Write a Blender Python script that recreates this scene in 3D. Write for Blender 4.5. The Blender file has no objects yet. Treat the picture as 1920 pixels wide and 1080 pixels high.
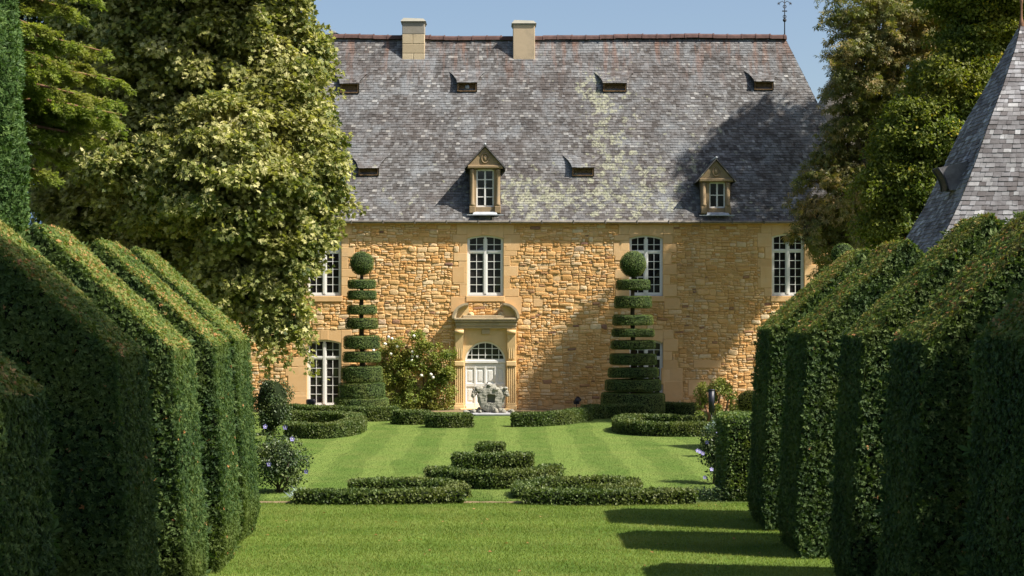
import bpy, math, random
import numpy as np
from mathutils import Vector
# ------------------------------------------------------------------ camera, sky, sun, exposure
sc = bpy.context.scene
F = 2900.0; VX = 925.0; HY = 590.0; EYE = 4.05          # focal length in photo pixels, vanishing point, eye height
cd = bpy.data.cameras.new("camera"); cam = bpy.data.objects.new("camera", cd); sc.collection.objects.link(cam)
sc.camera = cam
cam.location = (0, 0, EYE); cam.rotation_euler = (math.pi/2, 0, 0)
cd.sensor_width = 36; cd.lens = F/1920*36; cd.shift_x = (960-VX)/1920; cd.shift_y = (HY-540)/1920
cd.clip_start = 0.5; cd.clip_end = 3000
cd.dof.use_dof = True; cd.dof.focus_distance = 60; cd.dof.aperture_fstop = 6.0
SUN = Vector((-1.0, 0.39, -1.27)).normalized()          # the way the sunlight travels
w = bpy.data.worlds.new("World"); sc.world = w; w.use_nodes = True
nt = w.node_tree
sky = nt.nodes.new('ShaderNodeTexSky'); sky.sky_type = 'NISHITA'; sky.sun_disc = False
elev = math.asin(-SUN.z); sky.sun_elevation = elev
sky.sun_rotation = math.atan2(-SUN.x, -SUN.y)
sky.altitude = 100; sky.air_density = 1.0; sky.dust_density = 2.4; sky.ozone_density = 1.2
nt.links.new(sky.outputs[0], nt.nodes['Background'].inputs[0]); nt.nodes['Background'].inputs[1].default_value = 0.084
sd = bpy.data.lights.new("sun", 'SUN'); so = bpy.data.objects.new("sun", sd); sc.collection.objects.link(so)
so.rotation_euler = SUN.to_track_quat('-Z', 'Y').to_euler(); so.location = (60, -30, 80)
sd.energy = 5.0; sd.angle = math.radians(0.7); sd.color = (1.0, 0.93, 0.82)
sc.view_settings.view_transform = 'Standard'; sc.view_settings.look = 'None'
sc.view_settings.exposure = 0.88; sc.view_settings.gamma = 1
sc.cycles.max_bounces = 6; sc.cycles.transparent_max_bounces = 4; sc.cycles.transmission_bounces = 2
sc.cycles.use_denoising = True
rs = np.random.RandomState(7); rnd = random.Random(11)
def P(px, py, D): return ((px-VX)*D/F, D, EYE-(py-HY)*D/F)
def GD(py): return EYE*F/(py-HY)                        # distance of a ground point seen at photo row py

# ------------------------------------------------------------------ mesh builder
class MB:
    def __init__(s): s.V=[]; s.L=[]; s.T=[]; s.M=[]; s.R=[]; s.S=[]; s.n=0
    def add(s, V, F, mat=0, r=0.5, smooth=False):
        V = np.asarray(V, dtype=np.float64).reshape(-1,3)
        if isinstance(F, np.ndarray): lens = np.full(len(F), F.shape[1]); idx = F.reshape(-1)
        else: lens = np.array([len(f) for f in F]); idx = np.array([i for f in F for i in f])
        s.V.append(V); s.L.append(idx+s.n); s.T.append(lens); s.n += len(V)
        s.M.append(np.broadcast_to(np.asarray(mat), (len(lens),)).astype(np.int32))
        s.R.append(np.broadcast_to(np.asarray(r, dtype=np.float64), (len(V),)).copy())
        s.S.append(np.full(len(lens), smooth))
        return s
    def box(s, x0,x1,y0,y1,z0,z1, mat=0, r=0.5, bev=0.0):
        if x0>x1: x0,x1=x1,x0
        if bev > 0:   # chamfered front (-y side), enough for masonry and trim
            b=bev
            V=[(x0,y1,z0),(x1,y1,z0),(x1,y1,z1),(x0,y1,z1),(x0,y0+b,z0),(x1,y0+b,z0),(x1,y0+b,z1),(x0,y0+b,z1),
               (x0+b,y0,z0+b),(x1-b,y0,z0+b),(x1-b,y0,z1-b),(x0+b,y0,z1-b)]
            Fc=[(0,3,2,1),(0,1,5,4),(1,2,6,5),(2,3,7,6),(3,0,4,7),(4,5,9,8),(5,6,10,9),(6,7,11,10),(7,4,8,11),(8,9,10,11)]
        else:
            V=[(x0,y0,z0),(x1,y0,z0),(x1,y1,z0),(x0,y1,z0),(x0,y0,z1),(x1,y0,z1),(x1,y1,z1),(x0,y1,z1)]
            Fc=[(0,3,2,1),(4,5,6,7),(0,1,5,4),(1,2,6,5),(2,3,7,6),(3,0,4,7)]
        return s.add(V,Fc,mat,r)
    def tube(s, pts, rad, n=8, mat=0, r=0.5, smooth=True):
        pts=[np.array(p,float) for p in pts]; m=len(pts)
        if not hasattr(rad,'__len__'): rad=[rad]*m
        V=[]; up=np.array([0.13,0.27,1.0]); prev=None
        for i in range(m):
            d=pts[min(i+1,m-1)]-pts[max(i-1,0)]; d/= (np.linalg.norm(d)+1e-9)
            a=np.cross(d, up if abs(d[2])<0.95 else np.array([1.0,0.1,0])) if prev is None else prev-d*np.dot(prev,d)
            a/=np.linalg.norm(a)+1e-9; prev=a; b=np.cross(d,a)
            for k in range(n):
                t=2*math.pi*k/n; V.append(pts[i]+(a*math.cos(t)+b*math.sin(t))*rad[i])
        Fc=[(i*n+k,i*n+(k+1)%n,(i+1)*n+(k+1)%n,(i+1)*n+k) for i in range(m-1) for k in range(n)]
        Fc+= [tuple(range(n))[::-1], tuple((m-1)*n+k for k in range(n))]
        return s.add(V,Fc,mat,r,smooth)
    def lathe(s, prof, c=(0,0,0), n=24, mat=0, r=0.5, smooth=True, sx=1, sy=1):
        V=[];m=len(prof)
        for (rr,z) in prof:
            for k in range(n):
                t=2*math.pi*k/n; V.append((c[0]+rr*math.cos(t)*sx,c[1]+rr*math.sin(t)*sy,c[2]+z))
        Fc=[(i*n+k,i*n+(k+1)%n,(i+1)*n+(k+1)%n,(i+1)*n+k) for i in range(m-1) for k in range(n)]
        Fc+= [tuple(range(n))[::-1], tuple((m-1)*n+k for k in range(n))]
        return s.add(V,Fc,mat,r,smooth)
    def blob(s, c, rad, seed=0, amp=0.15, n=20, m=12, mat=0, r=0.5, freq=2.0):
        V=[]; 
        for i in range(m+1):
            ph=math.pi*i/m
            for k in range(n):
                t=2*math.pi*k/n; V.append((math.sin(ph)*math.cos(t),math.sin(ph)*math.sin(t),math.cos(ph)))
        V=np.array(V); d=1+amp*wob(V*freq,seed)[:,None]+amp*.5*wob(V*freq*2.3,seed+5)[:,None]
        V=V*d*np.array(rad)+np.array(c)
        Fc=[(i*n+k,(i+1)*n+k,(i+1)*n+(k+1)%n,i*n+(k+1)%n) for i in range(m) for k in range(n)]
        return s.add(V,Fc,mat,r,True)
    def merge(s, o, mat):
        for V,L,T,R,S in zip(o.V,o.L,o.T,o.R,o.S): s.V.append(V); s.L.append(L+s.n); s.T.append(T); s.M.append(np.full(len(T),mat,np.int32)); s.R.append(R); s.S.append(S)
        s.n+=o.n; return s
    def build(s, name, mats, parent=None, origin=None, **props):
        me=bpy.data.meshes.new(name); V=np.concatenate(s.V); L=np.concatenate(s.L).astype(np.int32); T=np.concatenate(s.T).astype(np.int32)
        o=bpy.data.objects.new(name, me)
        org=np.zeros(3)
        if origin is not None: org=np.array(origin,float)
        elif parent is None:
            lo,hi=V.min(0),V.max(0); org=np.array([(lo[0]+hi[0])/2,(lo[1]+hi[1])/2,lo[2]])
        if parent is None: V=V-org; o.location=org
        else:
            pl=np.array(parent['_w']); V=V-pl
            o.parent=parent
        o['_w']=[float(x) for x in (org if parent is None else pl)]
        me.vertices.add(len(V)); me.vertices.foreach_set('co',V.astype(np.float32).ravel())
        me.loops.add(len(L)); me.loops.foreach_set('vertex_index',L)
        me.polygons.add(len(T)); st=np.zeros(len(T),np.int32); st[1:]=np.cumsum(T)[:-1]
        me.polygons.foreach_set('loop_start',st)
        me.polygons.foreach_set('material_index',np.concatenate(s.M)); me.polygons.foreach_set('use_smooth',np.concatenate(s.S))
        at=me.attributes.new('rnd','FLOAT','POINT'); at.data.foreach_set('value',np.concatenate(s.R).astype(np.float32))
        for m in (mats if isinstance(mats,(list,tuple)) else [mats]): me.materials.append(m)
        me.update(calc_edges=True)
        sc.collection.objects.link(o)
        for k,v in props.items(): o[k]=v
        return o
def thing(name, loc, label, category, group=None):
    o=bpy.data.objects.new(name,None); o.location=loc; sc.collection.objects.link(o); o.empty_display_size=0.3
    o['_w']=[float(x) for x in loc]; o['label']=label; o['category']=category
    if group: o['group']=group
    return o
_ph=np.random.RandomState(3).uniform(0,6.28,(64,3)); _fr=np.random.RandomState(4).normal(0,1,(64,3,3))
def wob(p, seed=0):
    p=np.asarray(p,float); o=np.zeros(len(p))
    for k in range(3):
        j=(seed*3+k)%64
        q=p@_fr[j]+_ph[j]; o+=np.sin(q[:,0])*np.cos(q[:,1])+0.5*np.sin(q[:,2]*1.7)
    return o/3.0
def nrmz(a): return a/(np.linalg.norm(a,axis=-1,keepdims=True)+1e-9)
# leaf templates: x across, y along, z off the face
T_SPRIG=(np.array([(0,0,0),(.30,.45,.06),(0,1,-.05),(-.30,.45,.06)]),np.array([(0,1,2,3)]))
T_LEAF=(np.array([(0,0,0),(.32,.40,.07),(0,1,-.10),(-.32,.40,.07)]),np.array([(0,1,2,3)]))
_pl=[(0,0,0),(.20,.10,.03),(.50,.02,.02),(.36,.34,.05),(.52,.62,-.02),(.20,.60,.03),(0,1.0,-.08),(-.20,.60,.03),(-.52,.62,-.02),(-.36,.34,.05),(-.50,.02,.02),(-.20,.10,.03)]
T_PLANE=(np.array(_pl),[(0,1,2,3),(0,3,4,5),(0,5,6,7),(0,7,8,9),(0,9,10,11)])
def _fan(n,spread,wd,drop):
    V=[(0,0,0)];Fc=[]
    for k in range(n):
        a=spread*(k/(n-1)-.5)*2; l=1-.35*abs(a)/spread
        c,s=math.cos(a),math.sin(a); b=len(V)
        for (x,y,z) in ((wd,.6,.02),(0,1,-drop),(-wd,.6,.02)): V.append(((x*c+y*s)*l,(-x*s+y*c)*l,z))
        Fc.append((0,b,b+1,b+2))
    return (np.array(V),Fc)
T_PALM=_fan(5,1.5,.13,.22)
T_TUFT=_fan(3,.7,.16,.05)
def scatter(mb, tpl, pos, d, n, size, r, mat=0, wid=1.0):
    tv,tf=tpl; N=len(pos)
    if N==0: return
    d=nrmz(d); n=n-d*np.sum(n*d,1,keepdims=True); n=nrmz(n); x=np.cross(d,n)
    size=np.broadcast_to(size,(N,))[:,None,None]
    V=pos[:,None,:]+size*(tv[None,:,0:1]*wid*x[:,None,:]+tv[None,:,1:2]*d[:,None,:]+tv[None,:,2:3]*n[:,None,:])
    k=len(tv); Fa=np.array([list(f) for f in tf]); FF=(Fa[None]+(np.arange(N)*k)[:,None,None]).reshape(-1,Fa.shape[1])
    R=np.repeat(np.broadcast_to(r,(N,)),k)
    mt=np.repeat(np.broadcast_to(mat,(N,)),len(Fa))
    mb.add(V.reshape(-1,3),FF,mt,R)
def sample(V,Fc,dens,rs=rs):
    V=np.asarray(V,float); A=[];B=[];C=[]
    for f in Fc:
        for i in range(1,len(f)-1): A.append(V[f[0]]);B.append(V[f[i]]);C.append(V[f[i+1]])
    A,B,C=np.array(A),np.array(B),np.array(C); cr=np.cross(B-A,C-A); ar=np.linalg.norm(cr,axis=1)/2
    N=int(ar.sum()*dens); k=rs.choice(len(ar),N,p=ar/ar.sum())
    u,v=rs.rand(N),rs.rand(N); m=u+v>1; u[m]=1-u[m]; v[m]=1-v[m]
    return A[k]+(B-A)[k]*u[:,None]+(C-A)[k]*v[:,None], nrmz(cr)[k]
def foliage(mb,V,Fc,dens,size,out=.5,jit=.02,tpl=T_SPRIG,mat=0,up=.2,low=.03,lf=1.6,core=None,seed=0,wid=1.0,extra=None,corejit=0):
    if core is not None: mb.add(V,Fc,core,.4)
    p,n=sample(V,Fc,dens); N=len(p)
    p=p+n*(rs.uniform(-jit,jit,N)+low*wob(p*lf,seed))[:,None]
    t=nrmz(rs.normal(0,1,(N,3))); t=t-n*np.sum(t*n,1,keepdims=True); t=nrmz(t)
    d=nrmz(n*out*rs.uniform(.3,1.3,(N,1))+t+np.array([0,0,up]))
    nn=nrmz(n+.6*rs.normal(0,1,(N,3)))
    r=np.clip(rs.rand(N)*.7+.15+.25*wob(p*2.1,seed+9),0,1)
    if extra is not None:
        k=rs.rand(N)<extra(p); mt=np.where(k,mat+1,mat)
    else: mt=mat
    scatter(mb,tpl,p,d,nn,size*rs.uniform(.7,1.25,N),r,mt,wid)

# ------------------------------------------------------------------ materials
class NT:
    def __init__(s,name):
        s.m=bpy.data.materials.new(name); s.m.use_nodes=True; s.t=s.m.node_tree; s.b=s.t.nodes['Principled BSDF']; s.o=s.t.nodes['Material Output']
    def n(s,ty,**k):
        x=s.t.nodes.new('ShaderNode'+ty)
        for a,b in k.items(): setattr(x,a,b)
        return x
    def l(s,a,b): s.t.links.new(a,b)
    def attr(s): x=s.n('Attribute'); x.attribute_name='rnd'; return x.outputs['Fac']
    def coord(s,scale=(1,1,1),world=False):
        x=s.n('NewGeometry') if world else s.n('TexCoord'); m=s.n('Mapping'); m.inputs['Scale'].default_value=scale
        s.l(x.outputs['Position' if world else 'Object'],m.inputs[0]); return m.outputs[0]
    def noise(s,co,scale,detail=4,rough=.55,dist=0):
        x=s.n('TexNoise'); x.inputs['Scale'].default_value=scale; x.inputs['Detail'].default_value=detail; x.inputs['Roughness'].default_value=rough; x.inputs['Distortion'].default_value=dist
        if co is not None: s.l(co,x.inputs['Vector'])
        return x.outputs['Fac']
    def ramp(s,f,stops,interp='LINEAR'):
        x=s.n('ValToRGB'); e=x.color_ramp; e.interpolation=interp
        while len(e.elements)<len(stops): e.elements.new(.5)
        for el,(p,c) in zip(e.elements,stops):
            el.position=p; el.color=(c,c,c,1) if not hasattr(c,'__len__') else (*c,1)
        s.l(f,x.inputs[0]); return x.outputs[0]
    def mix(s,f,a,b,mode='MIX'):
        x=s.n('Mix'); x.data_type='RGBA'; x.blend_type=mode; x.clamp_factor=True
        for v,i in ((f,0),(a,6),(b,7)):
            if hasattr(v,'is_linked') : s.l(v,x.inputs[i])
            elif i==0: x.inputs[0].default_value=v
            else: x.inputs[i].default_value=(*v,1) if hasattr(v,'__len__') else (v,v,v,1)
        return x.outputs[2]
    def math(s,op,a,b=0.5,c=None):
        x=s.n('Math',operation=op)
        for i,v in enumerate((a,b,c)):
            if v is None: continue
            if hasattr(v,'is_linked'): s.l(v,x.inputs[i])
            else: x.inputs[i].default_value=v
        return x.outputs[0]
    def bump(s,h,st=.3,dist=.02):
        x=s.n('Bump'); x.inputs['Strength'].default_value=st; x.inputs['Distance'].default_value=dist; s.l(h,x.inputs['Height']); s.l(x.outputs[0],s.b.inputs['Normal'])
    def fin(s,col,rough=.8,spec=.3):
        if hasattr(col,'is_linked'): s.l(col,s.b.inputs['Base Color'])
        else: s.b.inputs['Base Color'].default_value=(*col,1)
        if hasattr(rough,'is_linked'): s.l(rough,s.b.inputs['Roughness'])
        else: s.b.inputs['Roughness'].default_value=rough
        s.b.inputs['Specular IOR Level'].default_value=spec; return s.m
    def leafy(s,col,trans=.3,rough=.5,spec=.35,tint=(1.2,1.3,.5)):
        s.fin(col,rough,spec); t=s.n('BsdfTranslucent'); s.l(s.mix(1.0,col,tint,'MULTIPLY'),t.inputs[0])
        x=s.n('MixShader'); x.inputs[0].default_value=trans; s.l(s.b.outputs[0],x.inputs[1]); s.l(t.outputs[0],x.inputs[2]); s.l(x.outputs[0],s.o.inputs[0]); return s.m
def leafmat(name,stops,patch=None,pscale=.6,trans=.3,rough=.5,spec=.35,lo=.45,hi=.65):
    k=NT(name); c=k.ramp(k.attr(),stops)
    if patch is not None:
        f=k.ramp(k.noise(k.coord(),pscale,3),[(lo,0),(hi,1)]); c=k.mix(f,c,k.mix(.75,c,patch))
    return k.leafy(c,trans,rough,spec)
def plain(name,c,rough=.6,spec=.3,ns=12,amt=.25,bump=.1,metal=0):
    k=NT(name); co=k.coord(); f=k.noise(co,ns,5); d=tuple(x*(1-amt) for x in c); u=tuple(min(1,x*(1+amt)) for x in c)
    col=k.ramp(f,[(.3,d),(.7,u)]); k.bump(f,bump,.01); k.b.inputs['Metallic'].default_value=metal; return k.fin(col,rough,spec)
M={}
M['yew']=leafmat('yew_foliage',[(0,(.018,.042,.016)),(.5,(.058,.108,.030)),(1,(.140,.195,.055))],(.12,.16,.035),.7,.30,.6,.2)
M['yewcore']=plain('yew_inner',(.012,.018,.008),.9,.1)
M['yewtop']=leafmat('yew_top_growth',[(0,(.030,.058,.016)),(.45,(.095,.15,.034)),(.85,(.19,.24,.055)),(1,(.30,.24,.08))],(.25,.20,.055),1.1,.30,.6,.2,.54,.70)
M['litter']=leafmat('dead_leaf',[(0,(.20,.08,.03)),(.5,(.38,.17,.06)),(1,(.50,.30,.12))],None,1,.2,.7)
M['box']=leafmat('boxwood_foliage',[(0,(.028,.052,.014)),(.5,(.080,.125,.030)),(1,(.17,.22,.07))],(.14,.16,.045),1.2,.28,.5,.3)
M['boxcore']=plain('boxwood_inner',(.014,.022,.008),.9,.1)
M['topi']=leafmat('topiary_foliage',[(0,(.045,.080,.026)),(.5,(.11,.17,.055)),(1,(.20,.27,.09))],(.19,.22,.06),1.5,.28,.6,.2)
M['plane']=leafmat('plane_leaf',[(0,(.050,.080,.020)),(.35,(.160,.190,.045)),(.7,(.37,.36,.125)),(1,(.68,.63,.33))],(.28,.26,.075),.35,.33,.55,.35)
M['chest']=leafmat('chestnut_leaf',[(0,(.06,.075,.02)),(.45,(.18,.18,.05)),(.75,(.34,.25,.09)),(1,(.52,.36,.17))],(.15,.18,.04),.3,.36,.5,.4)
M['ash']=leafmat('ash_leaf',[(0,(.045,.080,.014)),(.5,(.125,.175,.028)),(.93,(.24,.27,.05)),(1,(.60,.44,.04))],(.20,.20,.03),.4,.40,.55,.3)
M['conif']=leafmat('conifer_foliage',[(0,(.08,.12,.025)),(.5,(.20,.26,.055)),(1,(.36,.41,.10))],(.28,.27,.07),.9,.48,.6,.25)
M['cyp']=leafmat('cypress_foliage',[(0,(.028,.058,.016)),(.5,(.065,.13,.032)),(1,(.15,.23,.06))],None,1,.25,.6,.25)
M['dark']=leafmat('dark_leaf',[(0,(.012,.022,.008)),(1,(.05,.075,.022))],None,1,.2,.6,.2)
M['shrub']=leafmat('shrub_leaf',[(0,(.018,.038,.014)),(.6,(.05,.09,.03)),(1,(.13,.18,.06))],(.10,.12,.03),2,.2,.45,.4)
M['rose']=leafmat('rose_leaf',[(0,(.07,.11,.02)),(.5,(.19,.25,.045)),(1,(.36,.40,.09))],(.26,.24,.05),1.3,.3,.5,.3)
M['golden']=leafmat('golden_foliage',[(0,(.16,.17,.02)),(1,(.45,.44,.08))],None,1,.25,.5,.3)
M['glauc']=leafmat('grey_leaf',[(0,(.16,.22,.20)),(1,(.42,.50,.48))],None,1,.15,.5,.3)
M['grassb']=leafmat('grass_blade',[(0,(.085,.130,.020)),(.5,(.165,.225,.038)),(1,(.29,.34,.09))],(.23,.25,.065),.9,.35,.6,.2)
M['petal']=plain('blue_petal',(.30,.28,.55),.6,.2,30,.15)
M['white_petal']=plain('white_petal',(.80,.78,.70),.6,.2,30,.05)
M['bark']=plain('bark',(.10,.08,.055),.9,.1,6,.5,.6)
M['paleb']=plain('pale_bark',(.34,.30,.22),.8,.2,2.5,.4,.3)
M['redb']=plain('reddish_bark',(.22,.12,.075),.85,.1,5,.35,.5)
M['white']=plain('white_paint',(.78,.77,.74),.45,.4,18,.05,.03)
M['iron']=plain('wrought_iron',(.025,.025,.03),.6,.4,20,.3,.1)
M['navy']=plain('dark_blue_metal',(.012,.014,.024),.45,.5,9,.3,.05)
M['lead']=plain('zinc_flashing',(.40,.43,.47),.5,.5,6,.2,.1)
M['ridge']=plain('ridge_terracotta',(.095,.055,.048),.8,.2,3,.4,.2)
M['wood']=plain('weathered_wood',(.15,.095,.05),.85,.2,9,.5,.3)
M['steel']=plain('grey_metal',(.38,.38,.40),.5,.4,5,.2,.05)
def m_glass():
    k=NT('window_glass'); f=k.noise(k.coord(),1.2,2); k.bump(f,.05,.02)
    return k.fin(k.ramp(k.attr(),[(0,(.010,.010,.012)),(.7,(.03,.026,.025)),(1,(.10,.085,.075))]),.06,.6)
M['glass']=m_glass()
def m_rubble():
    k=NT('ochre_rubble_stone'); co=k.coord()
    c=k.ramp(k.attr(),[(0,(.66,.36,.13)),(.35,(.78,.485,.215)),(.7,(.83,.57,.295)),(.88,(.85,.65,.41)),(.965,(.80,.64,.42)),(.975,(.36,.20,.14)),(1,(.24,.14,.11))])
    f=k.noise(co,9,6,.65); c=k.mix(.45,c,k.ramp(f,[(.25,(.50,.46,.42)),(.5,(1,1,1)),(.75,(1.15,1.1,1.0))]),'MULTIPLY')
    g=k.noise(co,.45,3); c=k.mix(k.ramp(g,[(.4,0),(.65,.5)]),c,(.60,.33,.11))
    st=k.noise(k.coord((.9,1,.25)),1.1,5,.6); c=k.mix(k.ramp(st,[(.54,0),(.70,.45)]),c,(.33,.24,.15)); sz=k.n('SeparateXYZ'); k.l(co,sz.inputs[0]); c=k.mix(k.math('MULTIPLY',k.ramp(k.math('MULTIPLY',sz.outputs[2],.12),[(.0,.55),(.13,0)]),k.ramp(k.noise(co,1.7,5),[(.4,.2),(.6,1)])),c,(.34,.26,.16))
    # stains under the gutter
    k.bump(k.noise(co,26,6,.7),.9,.02)
    return k.fin(c,.93,.15)
M['rubble']=m_rubble()
def m_mortar():
    k=NT('ochre_mortar'); co=k.coord(); f=k.noise(co,14,6,.7); c=k.ramp(f,[(.3,(.54,.32,.12)),(.7,(.74,.48,.215))]); k.bump(f,.9,.03); return k.fin(c,.95,.1)
M['mortar']=m_mortar()
def m_ashlar(name,a,b,dirt=.35):
    k=NT(name); co=k.coord(); f=k.noise(co,3,5,.6); c=k.mix(f,a,b)
    c=k.mix(k.math('MULTIPLY',k.attr(),.55),c,tuple(x*.8 for x in a)); g=k.noise(co,1.3,6,.7)
    c=k.mix(k.ramp(g,[(.52,0),(.70,dirt)]),c,(.25,.21,.15)); k.bump(k.noise(co,30,5,.7),.5,.012); return k.fin(c,.88,.15)
M['ashlar']=m_ashlar('dressed_limestone',(.77,.45,.19),(.82,.60,.35),.22)
M['ashlar2']=m_ashlar('portal_limestone',(.72,.48,.22),(.78,.60,.34),.25)
M['corn']=m_ashlar('weathered_cornice',(.46,.37,.24),(.56,.44,.28),.8)
M['dormst']=m_ashlar('dormer_stone',(.26,.19,.115),(.42,.31,.18),.85)
M['chim']=m_ashlar('chimney_render',(.48,.38,.26),(.55,.43,.29),.5)
M['chimst']=m_ashlar('chimney_pale_stone',(.46,.36,.23),(.66,.55,.38),.85)
M['chimdk']=m_ashlar('chimney_dark_stone',(.22,.20,.17),(.33,.30,.25),.5)
M['grey']=m_ashlar('lichen_grey_stone',(.24,.235,.20),(.40,.385,.32),.6)
M['towerst']=m_ashlar('tower_stone',(.30,.27,.23),(.36,.32,.27),.5)
def m_slate(name,stops,lich=True,brown=.75,bscale=.5,sc_=1.0):
    k=NT(name); co=k.coord(); c=k.ramp(k.attr(),stops)
    f=k.noise(co,bscale,6,.7); c=k.mix(k.ramp(f,[(.40,0),(.60,brown)]),c,k.mix(.5,c,(.095,.075,.068)))
    c=k.mix(k.ramp(k.noise(co,7,5,.7),[(.55,0),(.75,.45)]),c,(.06,.052,.05))
    c=k.mix(1.0,c,k.ramp(k.noise(k.coord((1,1,1.6)),1.1,7,.72),[(.36,(.66,.64,.64)),(.52,(1,1,1)),(.66,(1.35,1.38,1.42))]),'MULTIPLY')
    if lich:
        c=k.mix(k.ramp(k.noise(co,.8,8,.75,.4),[(.50,0),(.66,.75)]),c,(.215,.23,.245))
        s=k.n('SeparateXYZ'); k.l(co,s.inputs[0]); X,Z=s.outputs[0],s.outputs[2]
        def gau(x0,z0,sx,sz,a):
            dx=k.math('DIVIDE',k.math('SUBTRACT',X,x0),sx); dz=k.math('DIVIDE',k.math('SUBTRACT',Z,z0),sz)
            q=k.math('ADD',k.math('MULTIPLY',dx,dx),k.math('MULTIPLY',dz,dz)); return k.math('MULTIPLY',k.math('EXPONENT',k.math('MULTIPLY',q,-1.0)),a)
        g=k.math('ADD',gau(5.0,12.6,1.4,2.4,.23),.025)
        for a in ((5.6,9.3,2.6,1.8,.14),(1.4,9.2,1.6,1.2,.22),(4.4,14.0,.8,.7,.18),(8.5,10.4,2.2,1.5,.10),(3.2,8.8,6.5,1.0,.115),(12,8.6,3,.6,.12),(-4.4,9.6,3.4,1.6,.06),(9.5,13,3,2.5,.05)): g=k.math('ADD',g,gau(*a))
        n1=k.noise(co,1.9,9,.70,.5); v=k.n('TexVoronoi'); v.inputs['Scale'].default_value=3.4; k.l(co,v.inputs['Vector'])
        n2=k.math('SUBTRACT',n1,k.math('MULTIPLY',v.outputs['Distance'],.34))
        lf=k.ramp(k.math('ADD',n2,g),[(.57,0),(.63,1)])
        n3=k.noise(co,11,4,.6); lf=k.math('MULTIPLY',lf,k.ramp(n3,[(.40,.12),(.55,.95)]))
        c=k.mix(lf,c,k.ramp(k.noise(co,3.5,4),[(.35,(.24,.25,.17)),(.65,(.37,.37,.27))]))
        # rust runs below the ridge tiles
        st=k.noise(k.coord((2.2,.2,.35)),1.6,4,.6); hz=k.ramp(k.math('MULTIPLY',Z,.05),[(.70,0),(.82,1)])
        c=k.mix(k.math('MULTIPLY',k.ramp(st,[(.5,0),(.66,.75)]),hz),c,(.20,.115,.085))
    k.bump(k.noise(co,24,5,.7),.45,.01)
    return k.fin(c,k.ramp(k.attr(),[(0,.8),(1,.6)]),.18)
M['slate']=m_slate('old_slate',[(0,(.070,.065,.062)),(.3,(.106,.101,.098)),(.6,(.138,.135,.135)),(.9,(.176,.176,.177)),(.96,(.23,.23,.225)),(1,(.31,.30,.28))])
M['slatep']=m_slate('pavilion_slate',[(0,(.115,.103,.104)),(.3,(.180,.174,.184)),(.7,(.250,.247,.262)),(.93,(.33,.333,.345)),(1,(.42,.42,.43))],False,.5,.8)
def m_lawn(name,axis,per,base,alt,dry):
    k=NT(name); g=k.n('NewGeometry'); s=k.n('SeparateXYZ'); k.l(g.outputs['Position'],s.inputs[0])
    co=k.coord(world=True); wv=k.math('ADD',s.outputs[axis],k.math('MULTIPLY',k.math('SUBTRACT',k.noise(co,.22,2),.5),.9))
    f=k.math('SINE',k.math('MULTIPLY',wv,2*math.pi/per)); f=k.ramp(k.math('MULTIPLY_ADD',f,.5,.5),[(.30,0),(.70,1)])
    c=k.mix(f,base,alt)
    # narrow dark wheel line where two passes meet
    h=k.math('ABSOLUTE',k.math('SINE',k.math('MULTIPLY',wv,math.pi/per*2))); c=k.mix(k.ramp(h,[(0,.30),(.22,0)]),c,tuple(x*.55 for x in base))
    c=k.mix(k.ramp(k.noise(co,.7,5,.6),[(.42,0),(.68,.45)]),c,dry)
    c=k.mix(.7,c,k.ramp(k.noise(k.coord((1,.35,1),True),16,6,.75),[(.3,(.40,.46,.34)),(.5,(.95,.95,.95)),(.72,(1.5,1.4,1.3))]),'MULTIPLY')
    c=k.mix(.5,c,k.ramp(k.noise(k.coord((1,.25,1),True),3.2,5,.7),[(.3,(.72,.78,.7)),(.7,(1.2,1.15,1.15))]),'MULTIPLY')
    k.bump(k.noise(co,40,4,.7),.6,.03); return k.fin(c,.85,.12)
M['lawnb']=m_lawn('striped_lawn',0,1.72,(.090,.150,.028),(.132,.195,.042),(.17,.20,.055))
M['lawnf']=m_lawn('front_lawn',1,2.1,(.082,.145,.022),(.104,.170,.029),(.15,.185,.045))
def m_ground():
    k=NT('rough_grass_earth'); co=k.coord(world=True); c=k.ramp(k.noise(co,.5,6,.6),[(.35,(.05,.08,.02)),(.6,(.09,.11,.03)),(.75,(.14,.11,.06))]); k.bump(k.noise(co,12,5),.5,.03); return k.fin(c,.95,.1)
M['ground']=m_ground()
M['soil']=plain('dry_soil',(.20,.15,.085),.95,.1,8,.4,.6)
M['hill']=leafmat('unseen_wooded_hill',[(0,(.04,.06,.05)),(1,(.05,.07,.06))],(.09,.12,.09),.03,.0,.9,.1)
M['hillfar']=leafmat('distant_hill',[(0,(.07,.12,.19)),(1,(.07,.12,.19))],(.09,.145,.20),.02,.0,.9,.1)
# ------------------------------------------------------------------ ground, lawns, hills
def sheet(name,x0,x1,y0,y1,z,m,nx=1,ny=1,amp=0):
    X,Y=np.meshgrid(np.linspace(x0,x1,nx+1),np.linspace(y0,y1,ny+1)); Z=np.full_like(X,z)
    V=np.stack([X,Y,Z],-1).reshape(-1,3)
    if amp: V[:,2]+=amp*wob(V*.35,2)
    Fc=np.array([(j*(nx+1)+i,j*(nx+1)+i+1,(j+1)*(nx+1)+i+1,(j+1)*(nx+1)+i) for j in range(ny) for i in range(nx)])
    mb=MB(); mb.add(V,Fc,0,.5); o=mb.build(name,m,origin=(0,0,0)); o['kind']='structure'; return o
sheet('ground',-900,900,-400,1400,0,M['ground'])
YE=33.35   # edge between the two lawns
sheet('front_lawn',-9,10,1,YE-.12,.004,M['lawnf'])
sheet('parterre_lawn',-16,17,YE+.12,64.2,.004,M['lawnb'])
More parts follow.
